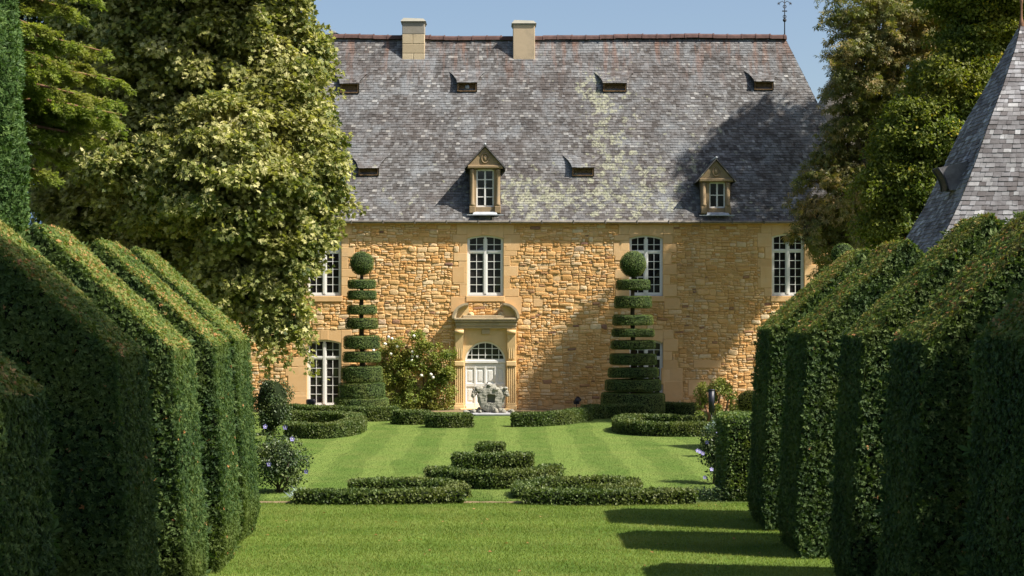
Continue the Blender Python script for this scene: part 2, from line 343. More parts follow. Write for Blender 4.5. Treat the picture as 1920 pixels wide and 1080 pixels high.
def m_edge():
    mb=MB(); xs=np.linspace(-5.2,4.2,70); V=[];
    for i,x in enumerate(xs):
        a=.10+.05*math.sin(i*1.7)+.04*math.sin(i*.6); V+= [(x,YE-a,.008),(x,YE+a*.9+.05,.008)]
    Fc=[(2*i,2*i+2,2*i+3,2*i+1) for i in range(len(xs)-1)]
    mb.add(V,Fc,0,.5); o=mb.build('soil_edging',M['soil']); o['kind']='structure'
m_edge()
sheet('gravel_path',-18,17,64.2,65.99,.008,M['soil'])
def hill(name,R,H,a0,a1,m,seed,n=60,thick=60):
    mb=MB(); V=[]; 
    for i in range(n+1):
        a=math.radians(a0+(a1-a0)*i/n); f=math.sin(math.pi*min(1,max(0,i/n)))**.35
        h=H*f*(1+.25*float(wob(np.array([[i*.12,seed,0]]),seed)[0]))
        for (r,z) in ((R,0),(R+thick*.35,h*.75),(R+thick*.6,h),(R+thick,h*.3),(R+thick*1.1,-1)): V.append((r*math.sin(a),r*math.cos(a),z))
    Fc=[(5*i+k,5*i+k+1,5*(i+1)+k+1,5*(i+1)+k) for i in range(n) for k in range(4)]
    mb.add(V,Fc,0,.5,True); o=mb.build(name,m); o['kind']='structure'; return o
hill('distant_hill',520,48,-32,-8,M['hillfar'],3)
hill('unseen_wooded_hill',110,26,110,250,M['hill'],5,80,50)  # unseen hill behind the camera, added for the window panes to reflect

# ------------------------------------------------------------------ grass blades on the near lawn (uncountable)
def grass(x0,x1,y0,y1,n,h,seed,ax=1,per=2.1,am=.12,pw=1.0):
    r=np.random.RandomState(seed); yy=y0+(y1-y0)*r.rand(n)**pw; p=np.stack([r.uniform(x0,x1,n),yy,np.full(n,.006)],-1)
    d=np.stack([r.normal(0,.45,n),r.normal(0,.45,n),np.ones(n)],-1); nn=r.normal(0,1,(n,3)); nn[:,2]=.3
    mb=MB(); rr=np.clip(.5+am*np.sin(p[:,ax]*2*math.pi/per)+.18*wob(p*1.3,4)+r.uniform(-.3,.3,n),0,1)
    scatter(mb,(np.array([(.14,0,0),(0,1,.15),(-.14,0,0)]),np.array([(0,1,2)])),p,d,nn,h*r.uniform(.6,1.3,n),rr)
    return mb
g=grass(-5.0,6.4,22.5,YE-.15,150000,.038,5)
o=g.build('grass',M['grassb'],label='short mown green grass of the front lawn between the tall yew hedges',category='grass',kind='stuff')
g2=grass(-8.5,9.0,YE+.15,61,190000,.026,6,pw=1.7)
o=g2.build('grass',M['lawnb'],label='mown striped grass of the parterre lawn behind the front box hedges',category='grass',kind='stuff')
def litter():
    n=45; p=np.stack([rs.uniform(-4.8,5.2,n),rs.uniform(23,33,n),np.full(n,.035)],-1); mb=MB()
    scatter(mb,T_LEAF,p,np.c_[rs.normal(0,1,(n,2)),rs.normal(0,.1,n)],np.c_[rs.normal(0,.3,(n,2)),np.ones(n)],rs.uniform(.03,.07,n),rs.rand(n),wid=1.6)
    mb.build('fallen_leaves',M['litter'],label='small dry brown leaves scattered over the front lawn',category='leaves',kind='stuff')
litter()

# ------------------------------------------------------------------ the manor house
WY=66.0
def W(px,py=None): return (px-VX)/(F/WY) if py is None else EYE-(py-HY)/(F/WY)
WX0,WX1=-17.0,16.1; EZ=W(0,416)
house=thing('manor_house',(0,WY,0),'long ochre stone manor house with a steep lichened slate roof','house')
wins=[]   # px0,px1,pytop,pybot
UP=[(576,640,441,555),(876,944,441,555),(1180,1243,441,555),(1447,1508,438,555)]
LO=[(576,640,637,762),(1180,1243,637,762)]
blocked=[]; ash=MB(); SUR={}
def block(x0,x1,z0,z1,pr=.02,m='a'):
    blocked.append((x0,x1,z0,z1)); ash.box(x0+.004,x1-.004,WY-pr-rnd.uniform(0,.012),WY+.14,z0+.004,z1-.004,0,rnd.random(),.012)
def arch_z(x,xc,hw,zs,rise): # segmental arch
    if rise<=0: return zs
    R=(hw*hw+rise*rise)/(2*rise); return zs+math.sqrt(max(0,R*R-(x-xc)**2))-(R-rise)
OPEN=[]
def surround(q,upper):
    global ash
    ash0=ash; ash=MB(); SUR[q]=ash
    x0,x1=W(q[0]),W(q[1]); z1,z0=W(0,q[2]),W(0,q[3]); xc=(x0+x1)/2; hw=(x1-x0)/2; rise=.13; zs=z1-rise
    OPEN.append((x0,x1,z0,z1))
    # jamb blocks, long and short
    for sgn,xe in ((-1,x0),(1,x1)):
        z=z0-.02; k=rnd.randint(0,1)
        while z<z1+.02:
            h=rnd.uniform(.34,.52); 
            if z+h>z1-.12: h=z1+.02-z
            wd=(.34 if k else .62)+rnd.uniform(-.05,.06); k=1-k
            a,b=(xe-wd,xe) if sgn<0 else (xe,xe+wd); block(a,b,z,z+h); z+=h
    zt=min(z1+.45,EZ-.10) if upper else z1+.42
    # lintel with the arch cut out of it
    n=12; V=[];xa,xb=x0,x1
    for i in range(n+1):
        x=xa+(xb-xa)*i/n; z=arch_z(x,xc,hw,zs,rise)
        V+=[(x,WY-.026,z),(x,WY-.026,zt),(x,WY+.16,z)]
    Fc=[]
    for i in range(n): a=3*i; Fc+=[(a,a+3,a+4,a+1),(a+2,a+5,a+3,a)]
    ash.add(V,Fc,0,.35)
    ash.box(x0-.45,x0,WY-.026,WY+.14,z1+.025,zt,0,.3,.012); ash.box(x1,x1+.45,WY-.026,WY+.14,z1+.025,zt,0,.5,.012)
    ash.box(xc-.17,xc+.17,WY-.034,WY-.020,z1+.004,zt-.004,0,.8,.006)
    blocked.append((x0-.45,x1+.45,z1-.3,zt))
    if upper: ash.box(x0-.05,x1+.05,WY-.06,WY+.16,z0-.24,z0,0,.6,.015); blocked.append((x0-.05,x1+.05,z0-.26,z0))
    else: ash.box(x0-.08,x1+.08,WY-.08,WY+.16,z0-.12,z0,0,.1,.015)
    ash=ash0
def window(q,name='window',dark=.3):
    x0,x1=W(q[0])-.02,W(q[1])+.02; z1,z0=W(0,q[2]),W(0,q[3]); xc=(x0+x1)/2; hw=(x1-x0)/2-.02; rise=.13; zs=z1-rise
    yf=WY+.09; mb=MB(); B=lambda a,b,c,d,y=0,t=.06: mb.box(a,b,yf+y,yf+y+t,c,d,0,.5,.008)
    tz=z0+(z1-z0)*.735                      # transom
    B(x0,x0+.10,z0,z1-.1); B(x1-.10,x1,z0,z1-.1,0.0)
    B(x0+.1,x1-.1,z0,z0+.09); B(xc-.055,xc+.055,z0+.09,z1-.03,-.02,.09); B(x0+.1,xc-.055,tz-.05,tz+.05,-.01,.08); B(xc+.055,x1-.1,tz-.05,tz+.05,-.01,.08)
    # arched head
    n=12;V=[]
    for i in range(n+1):
        x=x0+.02+(x1-x0-.04)*i/n; z=arch_z(x,xc,hw,zs,rise)+.02; V+=[(x,yf-.002,z-.10),(x,yf-.002,z+.03),(x,yf+.05,z-.10)]
    Fc=[]
    for i in range(n): a=3*i; Fc+=[(a,a+3,a+4,a+1),(a+2,a+5,a+3,a)]
    mb.add(V,Fc,0,.5)
    for (a,b) in ((x0+.1,xc-.055),(xc+.055,x1-.1)):
        mb.box(a,a+.045,yf+.012,yf+.05,z0+.09,tz-.05); mb.box(b-.045,b,yf+.012,yf+.05,z0+.09,tz-.05)
        m=(a+b)/2; mb.box(m-.014,m+.014,yf+.02,yf+.045,z0+.09,tz-.05); mb.box(m-.014,m+.014,yf+.02,yf+.045,tz+.05,arch_z(m,xc,hw,zs,rise)-.06)
        mb.box(a+.045,b-.045,yf+.012,yf+.05,z0+.09,z0+.15); mb.box(a+.045,b-.045,yf+.012,yf+.05,tz-.10,tz-.05)
        zz0,zz1=z0+.15,tz-.10
        for k in range(1,5): z=zz0+(zz1-zz0)*k/5; mb.box(a+.045,m-.014,yf+.022,yf+.043,z-.013,z+.013); mb.box(m+.014,b-.045,yf+.022,yf+.043,z-.013,z+.013)
        zm=(tz+.05+z1-.12)/2-.02; mb.box(a,m-.014,yf+.022,yf+.043,zm-.013,zm+.013); mb.box(m+.014,b,yf+.022,yf+.043,zm-.013,zm+.013)
        mb.box(a,a+.03,yf+.015,yf+.05,tz+.05,z1-.16); mb.box(b-.03,b,yf+.015,yf+.05,tz+.05,z1-.16)
    w_=mb.build(name,M['white'],house)
    pn=MB()                                   # old panes, each a hair out of true
    for (a,b) in ((x0+.1,xc-.055),(xc+.055,x1-.1)):
        m=(a+b)/2
        rows=[z0+.12+(tz-.08-z0-.12)*k/5 for k in range(6)]+[tz+.05,(tz+.05+z1-.12)/2-.02,z1-.07]
        for k in range(len(rows)-1):
            if k==5: continue
            for (p,q2) in ((a,m),(m,b)):
                t=[rnd.uniform(-.006,.006) for _ in range(4)]; c,d=rows[k],rows[k+1]
                pn.add([(p,yf+.055+t[0],c),(q2,yf+.055+t[1],c),(q2,yf+.055+t[2],d),(p,yf+.055+t[3],d)],[(0,1,2,3)],0,min(1,max(0,dark+rnd.uniform(-.2,.35))))
    pn.build('pane',M['glass'],w_); SUR[q].build('window_surround',M['ashlar'],w_)
for q in UP: surround(q,True)
for q in LO: surround(q,False)
# portal opening and its masonry
DX0,DX1=W(872),W(948); DC=(DX0+DX1)/2; DHW=(DX1-DX0)/2; DZS=W(0,678); DZT=DZS+DHW*1.0
OPEN.append((DX0,DX1,0,DZT)); PX0,PX1=W(852),W(970); blocked.append((PX0,PX1,0,W(0,590)))
blocked.append((W(874),W(946),W(0,566),W(0,556)))
for (a,b,c,d) in ((845,876,556,585),(946,978,556,590),(848,872,500,530),(948,975,440,470),(1150,1180,455,480),(1245,1275,560,580),(1425,1447,500,540),(1300,1352,675,690),(1240,1280,690,720),(1246,1280,715,750),(1290,1330,712,742),(535,576,688,705),(540,576,704,735),(536,576,735,765),(1000,1018,560,575)): block(W(a),W(b),W(0,d),W(0,c))
block(WX1-.5,WX1,0,.5); ash.box(WX1-.45,WX1+.02,WY-.03,WY+.3,.5,EZ-.1,0,.5,.02); blocked.append((WX1-.5,WX1,0,EZ))
# cornice course under the gutter
z=EZ-.10; x=WX0
while x<WX1:
    l=rnd.uniform(.7,1.3); x2=min(WX1,x+l); ash.box(x+.002,x2-.002,WY-.10,WY+.1,EZ-.10,EZ+.06,0,rnd.random(),.02); x=x2
blocked.append((WX0,WX1,EZ-.10,EZ+.2))
# rubble stones laid one by one round the openings
wall=MB()
xs=sorted(set([WX0,WX1]+[v for o_ in OPEN for v in o_[:2]])); zs_=sorted(set([-.2,EZ+.2]+[v for o_ in OPEN for v in (max(-.2,o_[2]),o_[3])]))
for i in range(len(xs)-1):
    for j in range(len(zs_)-1):
        cx,cz=(xs[i]+xs[i+1])/2,(zs_[j]+zs_[j+1])/2
        if any(a<cx<b and c<cz<d for a,b,c,d in OPEN): continue
        wall.box(xs[i],xs[i+1],WY,WY+.5,zs_[j],zs_[j+1],1)
wall.box(WX0,WX0+.5,WY+.5,WY+9.0,-.2,EZ+.2,1); wall.box(WX1-.5,WX1,WY+.5,WY+9.0,-.2,EZ+.2,1); wall.box(WX0+.5,WX1-.5,WY+8.5,WY+9.0,-.2,EZ+.2,1)
SV=[];SF=[];SR=[]
def stone(x0,x1,z0,z1):
    for (a,b,c,d) in blocked+OPEN:
        if x0<b-.005 and x1>a+.005 and z0<d-.01 and z1>c+.01:
            if min(z1,d)-max(z0,c)<.3*(z1-z0) and min(x1,b)-max(x0,a)>.5*(x1-x0):
                if z0<c: z1=c
                else: z0=d
            elif a-x0>=x1-b: x1=a
            else: x0=b
            if x1-x0<.06 or z1-z0<.05: return
    w_,h=x1-x0,z1-z0; gp=rnd.uniform(.006,.014); cx,cz=(x0+x1)/2,(z0+z1)/2
    if w_>.95: m=x0+w_*rnd.uniform(.4,.6); stone(x0,m,z0,z1); stone(m,x1,z0,z1); return
    a=w_/2-gp; b=h/2-gp; j=min(a,b)
    pr=rnd.uniform(.012,.045) if rnd.random()<.93 else rnd.uniform(-.006,.006); tl=rnd.uniform(-.25,.25); tx=rnd.uniform(-.10,.10)
    c1=rnd.uniform(.25,.55)*j
    base=[(-a,-b+c1),(-a+c1,-b),(0,-b),(a-c1,-b),(a,-b+c1),(a,b-c1),(a-c1,b),(0,b),(-a+c1,b),(-a,b-c1)]
    base=[(p+rnd.uniform(-.20,.20)*j,q+rnd.uniform(-.17,.17)*j) for p,q in base]
    n=len(base); s0=len(SV)
    for sc2,dd in ((1,-.01),(.96,.55),(.80,1.0)):
        for k,(p,q) in enumerate(base):
            yy=WY-(pr*dd if dd>0 else dd) - (dd>0)*(tl*q*.22+tx*p*.2)*dd
            SV.append((cx+p*sc2,min(yy,WY+.004) if dd>0 else WY+.01,cz+q*(1-(1-sc2)*(1.0 if b<a else .8))))
    SV.append((cx,WY-pr*1.12-.004,cz))
    for r_ in range(2):
        for k in range(n): SF.append((s0+r_*n+k,s0+r_*n+(k+1)%n,s0+(r_+1)*n+(k+1)%n,s0+(r_+1)*n+k))
    for k in range(n): SF.append((s0+2*n+k,s0+2*n+(k+1)%n,s0+3*n))
    SR.extend([rnd.random()]*(3*n+1))
def split(x0,x1,z0,z1,lv):
    h=z1-z0; w_=x1-x0
    if h>.28 or (h>.155 and rnd.random()<.70 and lv<3):
        m=z0+h*rnd.uniform(.34,.66)
        split2(x0,x1,z0,m,lv+1); split2(x0,x1,m,z1,lv+1)
    else: stone(x0,x1,z0,z1)
def split2(x0,x1,z0,z1,lv):
    h=z1-z0
    if (x1-x0)>h*rnd.uniform(1.7,3.6): m=x0+(x1-x0)*rnd.uniform(.3,.7); split(x0,m,z0,z1,lv); split(m,x1,z0,z1,lv)
    else: split(x0,x1,z0,z1,lv)
z=0.0
while z<EZ-.1:
    h=min(rnd.uniform(.30,.52),EZ-.1-z)
    if EZ-.1-z-h<.12: h=EZ-.1-z
    x=WX0-rnd.uniform(0,.3)
    while x<WX1:
        l=rnd.uniform(.35,1.0); split(max(x,WX0),min(x+l,WX1),z,z+h,0); x+=l
    z+=h
SVa=np.array(SV); inb=(SVa[:,2]>.3)&(SVa[:,2]<EZ-.3)
fade=np.ones(len(SVa))
for (a,b,c,d) in blocked+OPEN:
    dx=np.maximum(np.maximum(a-SVa[:,0],SVa[:,0]-b),0); dz=np.maximum(np.maximum(c-SVa[:,2],SVa[:,2]-d),0); fade=np.minimum(fade,np.clip(np.hypot(dx,dz)/.35,0,1))
SVa[:,2]+=fade*.06*wob(SVa*np.array([1.1,0,1.3]),1)+fade*.035*wob(SVa*np.array([3.1,0,2.3]),2); SVa[:,0]+=fade*.05*wob(SVa*np.array([1.0,0,2.0]),6)+fade*.03*wob(SVa*np.array([2.5,0,4.0]),11)
wall.add(SVa,SF,0,np.array(SR))
wall.merge(ash,2)
wobj=wall.build('wall',[M['rubble'],M['mortar'],M['ashlar']],house)
for i,q in enumerate(UP): window(q,dark=(.25,.45,.2,.15)[i])
for i,q in enumerate(LO): window(q,dark=(.55,.3)[i])
ib=MB(); ib.box(WX0+.6,WX1-.6,WY+.9,WY+1.0,.1,EZ); ib.build('interior_wall',M['wood'],house)

# ---- portal
def portal():
    su=MB()
    # backing slab with arch cut-out
    zt=W(0,612); n=24; yb=WY-.06; V=[];Fc=[]
    sx0,sx1=W(873.5),W(946.5)
    for i in range(n+1):
        t=math.pi*(1-i/n); x=DC+DHW*math.cos(t); z=DZS+DHW*math.sin(t); V+=[(x,yb,z),(x,yb,zt),(x,WY+.2,z)]
    for i in range(n): a=3*i; Fc+=[(a,a+3,a+4,a+1),(a+2,a+5,a+3,a)]
    su.add(V,Fc,0,.3)
    for s in (-1,1):
        xi,xo=DC+s*DHW,DC+s*(DHW+.46)
        a,b=min(xi,xo),max(xi,xo)
        su.box(a,b,yb,WY+.2,0,zt,0,.4)
    root=su.build('portal',M['ashlar2'],house)
    for s in (-1,1):
        pl=MB(); c=DC+s*(DHW+.24); y=WY-.06
        pl.box(c-.23,c+.23,y-.16,y,0,W(0,760),0,.5,.02)                      # plinth
        pl.box(c-.20,c+.20,y-.12,y,W(0,760),W(0,755),0,.3,.015)
        for k in range(5):                                                   # flutes between fillets
            xx=c-.16+k*.08; pl.box(xx-.024,xx+.024,y-.10,y-.06,W(0,755),W(0,686),0,.4,.012)
        pl.box(c-.18,c+.18,y-.06,y,W(0,755),W(0,686),0,.5,.01)
        pl.box(c-.21,c+.21,y-.14,y,W(0,686),W(0,677),0,.2,.02)
        pl.build('pilaster',M['ashlar2'],root)
        co=MB(); prof=[(0,.30),(.0,.33)]
        # scrolled console bracket: an S profile swept across its width
        n=14; V=[];z0,z1=W(0,677),W(0,616)
        for i in range(n+1):
            t=i/n; z=z0+(z1-z0)*t; pr=.08+.05*math.sin(t*math.pi*1.2)+.26*t**2.2
            pr*=.72; V+=[(c-.15-.03*t,y-pr,z),(c+.15+.03*t,y-pr,z),(c+.15+.03*t,y,z),(c-.15-.03*t,y,z)]
        Fc=[(4*i+k,4*i+(k+1)%4,4*i+4+(k+1)%4,4*i+4+k) for i in range(n) for k in range(4)]+[(3,2,1,0),(4*n,4*n+1,4*n+2,4*n+3)]
        co.add(V,Fc,0,.4); 
        co.tube([(c-.19,y-.20,z1-.14),(c+.19,y-.20,z1-.14)],.085,12); 
        for k in range(3): co.box(c-.12+k*.09,c-.06+k*.09,y-.12,y-.05,z0+.1,z0+.75,0,.6,.012)
        co.build('console',M['ashlar2'],root)
    en=MB(); x0,x1=W(850),W(973)
    for k,(a,b,p,e) in enumerate(((616,611,.24,.0),(611,604,.28,.03),(604,600,.36,.06),(600,596,.40,.09))):
        en.box(x0+.12-e,x1-.12+e,WY-p,WY,W(0,a)+.002*k,W(0,b),0,.4,.02)
    en.box(W(868),W(945),WY-.30,WY,W(0,596),W(0,591),0,.7,.015)
    en.box(W(903),W(918),WY-.14,WY-.10,W(0,626),W(0,617),0,.4,.01)
    en.build('entablature',M['corn'],root)
    for s in (-1,1):
        pe=MB(); cx=W(911)+s*(W(973)-W(911))-s*.66; cz=W(0,596); n=14
        V=[];Fc=[]
        for i in range(n+1):
            t=math.radians(-2+92*i/n); ca,sa=math.cos(t)*s,math.sin(t)
            for (rx,rz,yy) in ((.68,.64,-.42),(.58,.55,-.42),(.51,.48,-.32),(.51,.48,0.02),(.68,.64,0.02)):
                V.append((cx+ca*rx,WY+yy,cz+sa*rz))
        for i in range(n):
            for k in range(5): a,b=5*i+k,5*i+(k+1)%5; Fc.append((a,b,b+5,a+5) if s>0 else (a,a+5,b+5,b))
        Fc+=[tuple(range(5))[::-1],tuple(5*n+k for k in range(5))]
        pe.add(V,Fc,0,.4)
        # tympanum piece under the curved moulding, ending in a volute
        V=[(cx-s*.05,WY-.16,cz),(cx-s*.05,WY+.01,cz)]
        for i in range(n+1):
            t=math.radians(92*i/n); V+=[(cx+math.cos(t)*s*.52,WY-.16,cz+math.sin(t)*.50),(cx+math.cos(t)*s*.52,WY+.01,cz+math.sin(t)*.50)]
        Fc=[(0,2+2*i,4+2*i) for i in range(n)]+[(2*n+2,2*n+3,1,0)]
        pe.add(V,Fc,1,.5); pe.tube([(cx-s*.12,WY-.26,cz+.13),(cx-s*.12,WY,cz+.13)],.13,14,1); pe.tube([(cx-s*.12,WY-.28,cz+.13),(cx-s*.12,WY,cz+.13)],.05,10,0)
        pe.build('pediment_scroll',[M['corn'],M['ashlar2']],root)
portal()
def door():
    y=WY+.02; mb=MB(); zs=W(0,680)
    mb.box(DX0-.01,DX1+.01,y+.05,y+.10,.05,zs)                                  # leaf slab
    mb.box(DX0,DX1,y-.03,y+.06,zs-.02,zs+.10,0,.5,.015)
    for k in range(5):                                                        # stiles
        x=DX0+(DX1-DX0)*k/4; a=.05 if k in (0,4) else .045; mb.box(max(DX0,x-a),min(DX1,x+a),y+.015,y+.06,.12,zs-.06,0,.5,.01)
    for (a,b) in ((.05,.28),(.98,1.12),(zs-.22,zs-.06)): mb.box(DX0+.05,DX1-.05,y+.02,y+.06,a,b,0,.5,.01)
    for k in range(4):
        x=DX0+(DX1-DX0)*(k+.5)/4; mb.box(x-.09,x+.09,y+.035,y+.055,1.22,zs-.34,0,.5,.012); mb.box(x-.09,x+.09,y+.035,y+.055,.38,.88,0,.5,.012)
    d=mb.build('door',M['white'],house)
    hb=MB(); hb.blob((DC+.09,y-.0,1.15),(.03,.03,.03),1,.02); hb.build('handle',M['iron'],d)
    st=MB(); st.box(DX0-.2,DX1+.2,WY-.45,WY+.2,.0,.06,0,.5,.02); st.build('doorstep',M['ashlar2'],house)
    f=MB(); z0=zs+.10; n=24; R=DHW
    for (r0,r1) in ((R-.075,R+.01),):
        V=[]
        for i in range(n+1):
            t=math.pi*i/n; c,s=math.cos(t),math.sin(t); V+=[(DC+c*r1,y,DZS+s*r1),(DC+c*r0,y,DZS+s*r0),(DC+c*r0,y+.06,DZS+s*r0)]
        Fc=[]
        for i in range(n): a=3*i; Fc+=[(a,a+1,a+4,a+3),(a+1,a+2,a+5,a+4)]
        f.add(V,Fc,0,.5)
    f.box(DX0,DX1,y-.005,y+.06,z0,z0+.06)
    for k in range(1,6):
        x=DX0+(DX1-DX0)*k/6; h=math.sqrt(max(0,(R-.05)**2-(x-DC)**2)); f.box(x-.016,x+.016,y+.015,y+.045,z0+.06,DZS+h)
    for zz in (DZS+.28,DZS+.56):
        h=math.sqrt(max(0,(R-.05)**2-(zz-DZS)**2)); f.box(DC-h,DC+h,y+.018,y+.042,zz-.014,zz+.014)
    fl=f.build('fanlight',M['white'],house)
    g=MB(); V=[(DC,y+.055,z0+.03)]
    for i in range(n+1): t=math.pi*i/n; V.append((DC+math.cos(t)*R,y+.055,max(z0+.03,DZS+math.sin(t)*R)))
    g.add(V,[(0,i+1,i+2) for i in range(n)],0,.3); g.build('pane',M['glass'],fl)
door()

# ---- roof of slates laid in courses
def slates(mb,levels,h,wmean,seed,lift=.018,mat=0,dark=0.0,skip=None):
    """levels: list of (left point, right point) from eave to ridge"""
    r=random.Random(seed); L=[np.array(a,float) for a,b in levels]; R=[np.array(b,float) for a,b in levels]
    cum=[0]
    for i in range(len(L)-1): cum.append(cum[-1]+np.linalg.norm((L[i+1]+R[i+1])/2-(L[i]+R[i])/2))
    tot=cum[-1]
    def at(s):
        s=min(max(s,0),tot); i=0
        while i<len(cum)-2 and s>cum[i+1]: i+=1
        t=(s-cum[i])/(cum[i+1]-cum[i]); return L[i]+(L[i+1]-L[i])*t, R[i]+(R[i+1]-R[i])*t, i
    V=[];Fc=[];Rr=[]; s=0; hh=h
    while s<tot:
        a0,b0,i=at(s); a1,b1,_=at(min(tot,s+hh*1.02)); wd=np.linalg.norm(b0-a0); u=(b0-a0)/(wd+1e-9); dn=(a1+b1)/2-(a0+b0)/2; nrm=np.cross(u,dn); nrm/=np.linalg.norm(nrm)+1e-9
        x=-r.uniform(0,wmean); 
        while x<wd:
            w_=wmean*r.uniform(.55,1.45); x0=max(0,x)/wd; x1=min(wd,x+w_-.006)/wd; x+=w_
            if x1<=x0: continue
            k=lift*r.uniform(.6,1.5); e=r.uniform(-.012,.012)*(-dn/(np.linalg.norm(dn)+1e-9)); rv=r.random()
            tl=r.uniform(-.003,.004)
            p0=a0+(b0-a0)*x0+e; p1=a0+(b0-a0)*x1+e; q0=a1+(b1-a1)*x0; q1=a1+(b1-a1)*x1
            n0=len(V); V+=[p0+nrm*(k+tl),p1+nrm*(k-tl),q1+nrm*.004,q0+nrm*.004,p0-nrm*.01,p1-nrm*.01]
            Fc+=[(n0,n0+1,n0+2,n0+3),(n0+4,n0+5,n0+1,n0)]; Rr+=[rv]*6
        s+=hh
    mb.add(np.array(V),Fc,mat,np.clip(np.array(Rr)-dark,0,1))
RY=70.5; RZ=EYE+(HY-72)*RY/F
rx1=(1472-VX)*RY/F; rx0=-13.8; OH=.18
ez=EZ+.03; yv=WY-OH; ym,zm=WY+.72,ez+1.25   # slight flare at the foot
hw_=9.0+WY
def roof_pts(f): pass
roof=MB()
EX0,EX1=WX0-.35,WX1+.35
mx0,mx1=EX0+(rx0-EX0)*.16,EX1+(rx1-EX1)*.16
front=[((EX0,yv,ez),(EX1,yv,ez)),((mx0,ym,zm),(mx1,ym,zm)),((rx0,RY,RZ),(rx1,RY,RZ))]
slates(roof,front,.134,.168,1)
yb=hw_+OH; ymb=hw_-.72
back=[((EX1,yb,ez),(EX0,yb,ez)),((mx1,ymb,zm),(mx0,ymb,zm)),((rx1,RY,RZ),(rx0,RY,RZ))]
slates(roof,back,.6,.8,2)
right=[((EX1,yv,ez),(EX1,yb,ez)),((mx1,ym,zm),(mx1,ymb,zm)),((rx1,RY,RZ),(rx1,RY+.01,RZ))]
slates(roof,right,.142,.20,3)
left=[((EX0,yb,ez),(EX0,yv,ez)),((mx0,ymb,zm),(mx0,ym,zm)),((rx0,RY+.01,RZ),(rx0,RY,RZ))]
slates(roof,left,.3,.4,4)
roofo=roof.build('roof',M['slate'],house)
rt=MB(); x=rx0; k=0
while x<rx1:
    x2=min(x+.645,rx1+.05); sag=.03*math.sin(k*1.3)*.5+.05*math.sin((x-rx0)*.35)
    prof=[(-.17,-.15),(-.13,-.02),(0,.06),(.13,-.02),(.17,-.15)]
    for (xa,xb,s,dz) in ((x,x2-.05,1,0),(x2-.07,x2,1.18,.012)):
        V=[(xx,RY+p*s,RZ+.10+q*s+dz+sag) for xx in (xa,xb) for p,q in prof]
        rt.add(V,[(i,i+1,i+6,i+5) for i in range(4)]+[(0,1,2,3,4),(9,8,7,6,5)],0,rnd.random())
    x=x2; k+=1
rt.build('ridge_tiles',M['ridge'],roofo)
gt=MB(); gt.tube([(EX0,yv-.06,ez-.05),(EX1,yv-.06,ez-.05)],.062,10,0)
x=EX0+.5
while x<EX1: gt.box(x,x+.035,yv-.135,yv+.02,ez-.125,ez+.03,0,.3); x+=1.35
gt.build('gutter',M['steel'] if False else plain('gutter_zinc',(.17,.15,.125),.6,.4,4,.3,.1),house)
def chimney(px0,px1,pyt,pyb,two):
    D=RY-.55; x0,x1=(px0-VX)*D/F,(px1-VX)*D/F; zt=EYE-(pyt-HY)*D/F; zb=EYE-(pyb-HY)*D/F-.4
    mb=MB()
    if two:
        zz=[zb,zb+.55,zb+.98,zb+1.42,zt-.22]
        for k in range(4):
            if k%2==0:
                m=x0+(x1-x0)*rnd.uniform(.4,.6); mb.box(x0,m-.004,D,D+.9,zz[k],zz[k+1]-.01,0,rnd.random(),.02); mb.box(m+.004,x1,D,D+.9,zz[k],zz[k+1]-.01,0,rnd.random(),.02)
            else: mb.box(x0,x1,D,D+.9,zz[k],zz[k+1]-.01,(1 if k==3 else 0),rnd.random(),.02)
        mb.box(x0+.02,x1-.02,D+.02,D+.88,zb,zt-.2,1,.5)
    else: mb.box(x0,x1,D,D+.9,zb,zt-.2,0,.3,.02)
    mb.box(x0-.03,x1+.03,D-.03,D+.93,zt-.24,zt-.17,1,.5,.02)
    V=[(x0-.07,D-.07,zt-.17),(x1+.07,D-.07,zt-.17),(x1+.07,D+.97,zt-.17),(x0-.07,D+.97,zt-.17),(x0+.06,D+.08,zt),(x1-.06,D+.08,zt),(x1-.06,D+.82,zt),(x0+.06,D+.82,zt)]
    V=[(a,b,c+(.03*math.sin(i*2.3) if i>3 else 0)) for i,(a,b,c) in enumerate(V)]
    mb.add(V,[(0,3,2,1),(4,5,6,7),(0,1,5,4),(1,2,6,5),(2,3,7,6),(3,0,4,7)],2,.5)
    mb.build('chimney',[M['chimst'] if two else M['chim'],M['chimdk'] if two else M['grey'],M['grey']],roofo,label=('chimney of square pale stones on the left part of the ridge' if two else 'smooth rendered beige chimney with a dark cap on the ridge'))
chimney(754,796,33,106,True); chimney(962,1003,37,103,False)
def roof_y(z):
    if z<zm: return yv+(z-ez)/(zm-ez)*(ym-yv)
    return ym+(z-zm)/(RZ-zm)*(RY-ym)
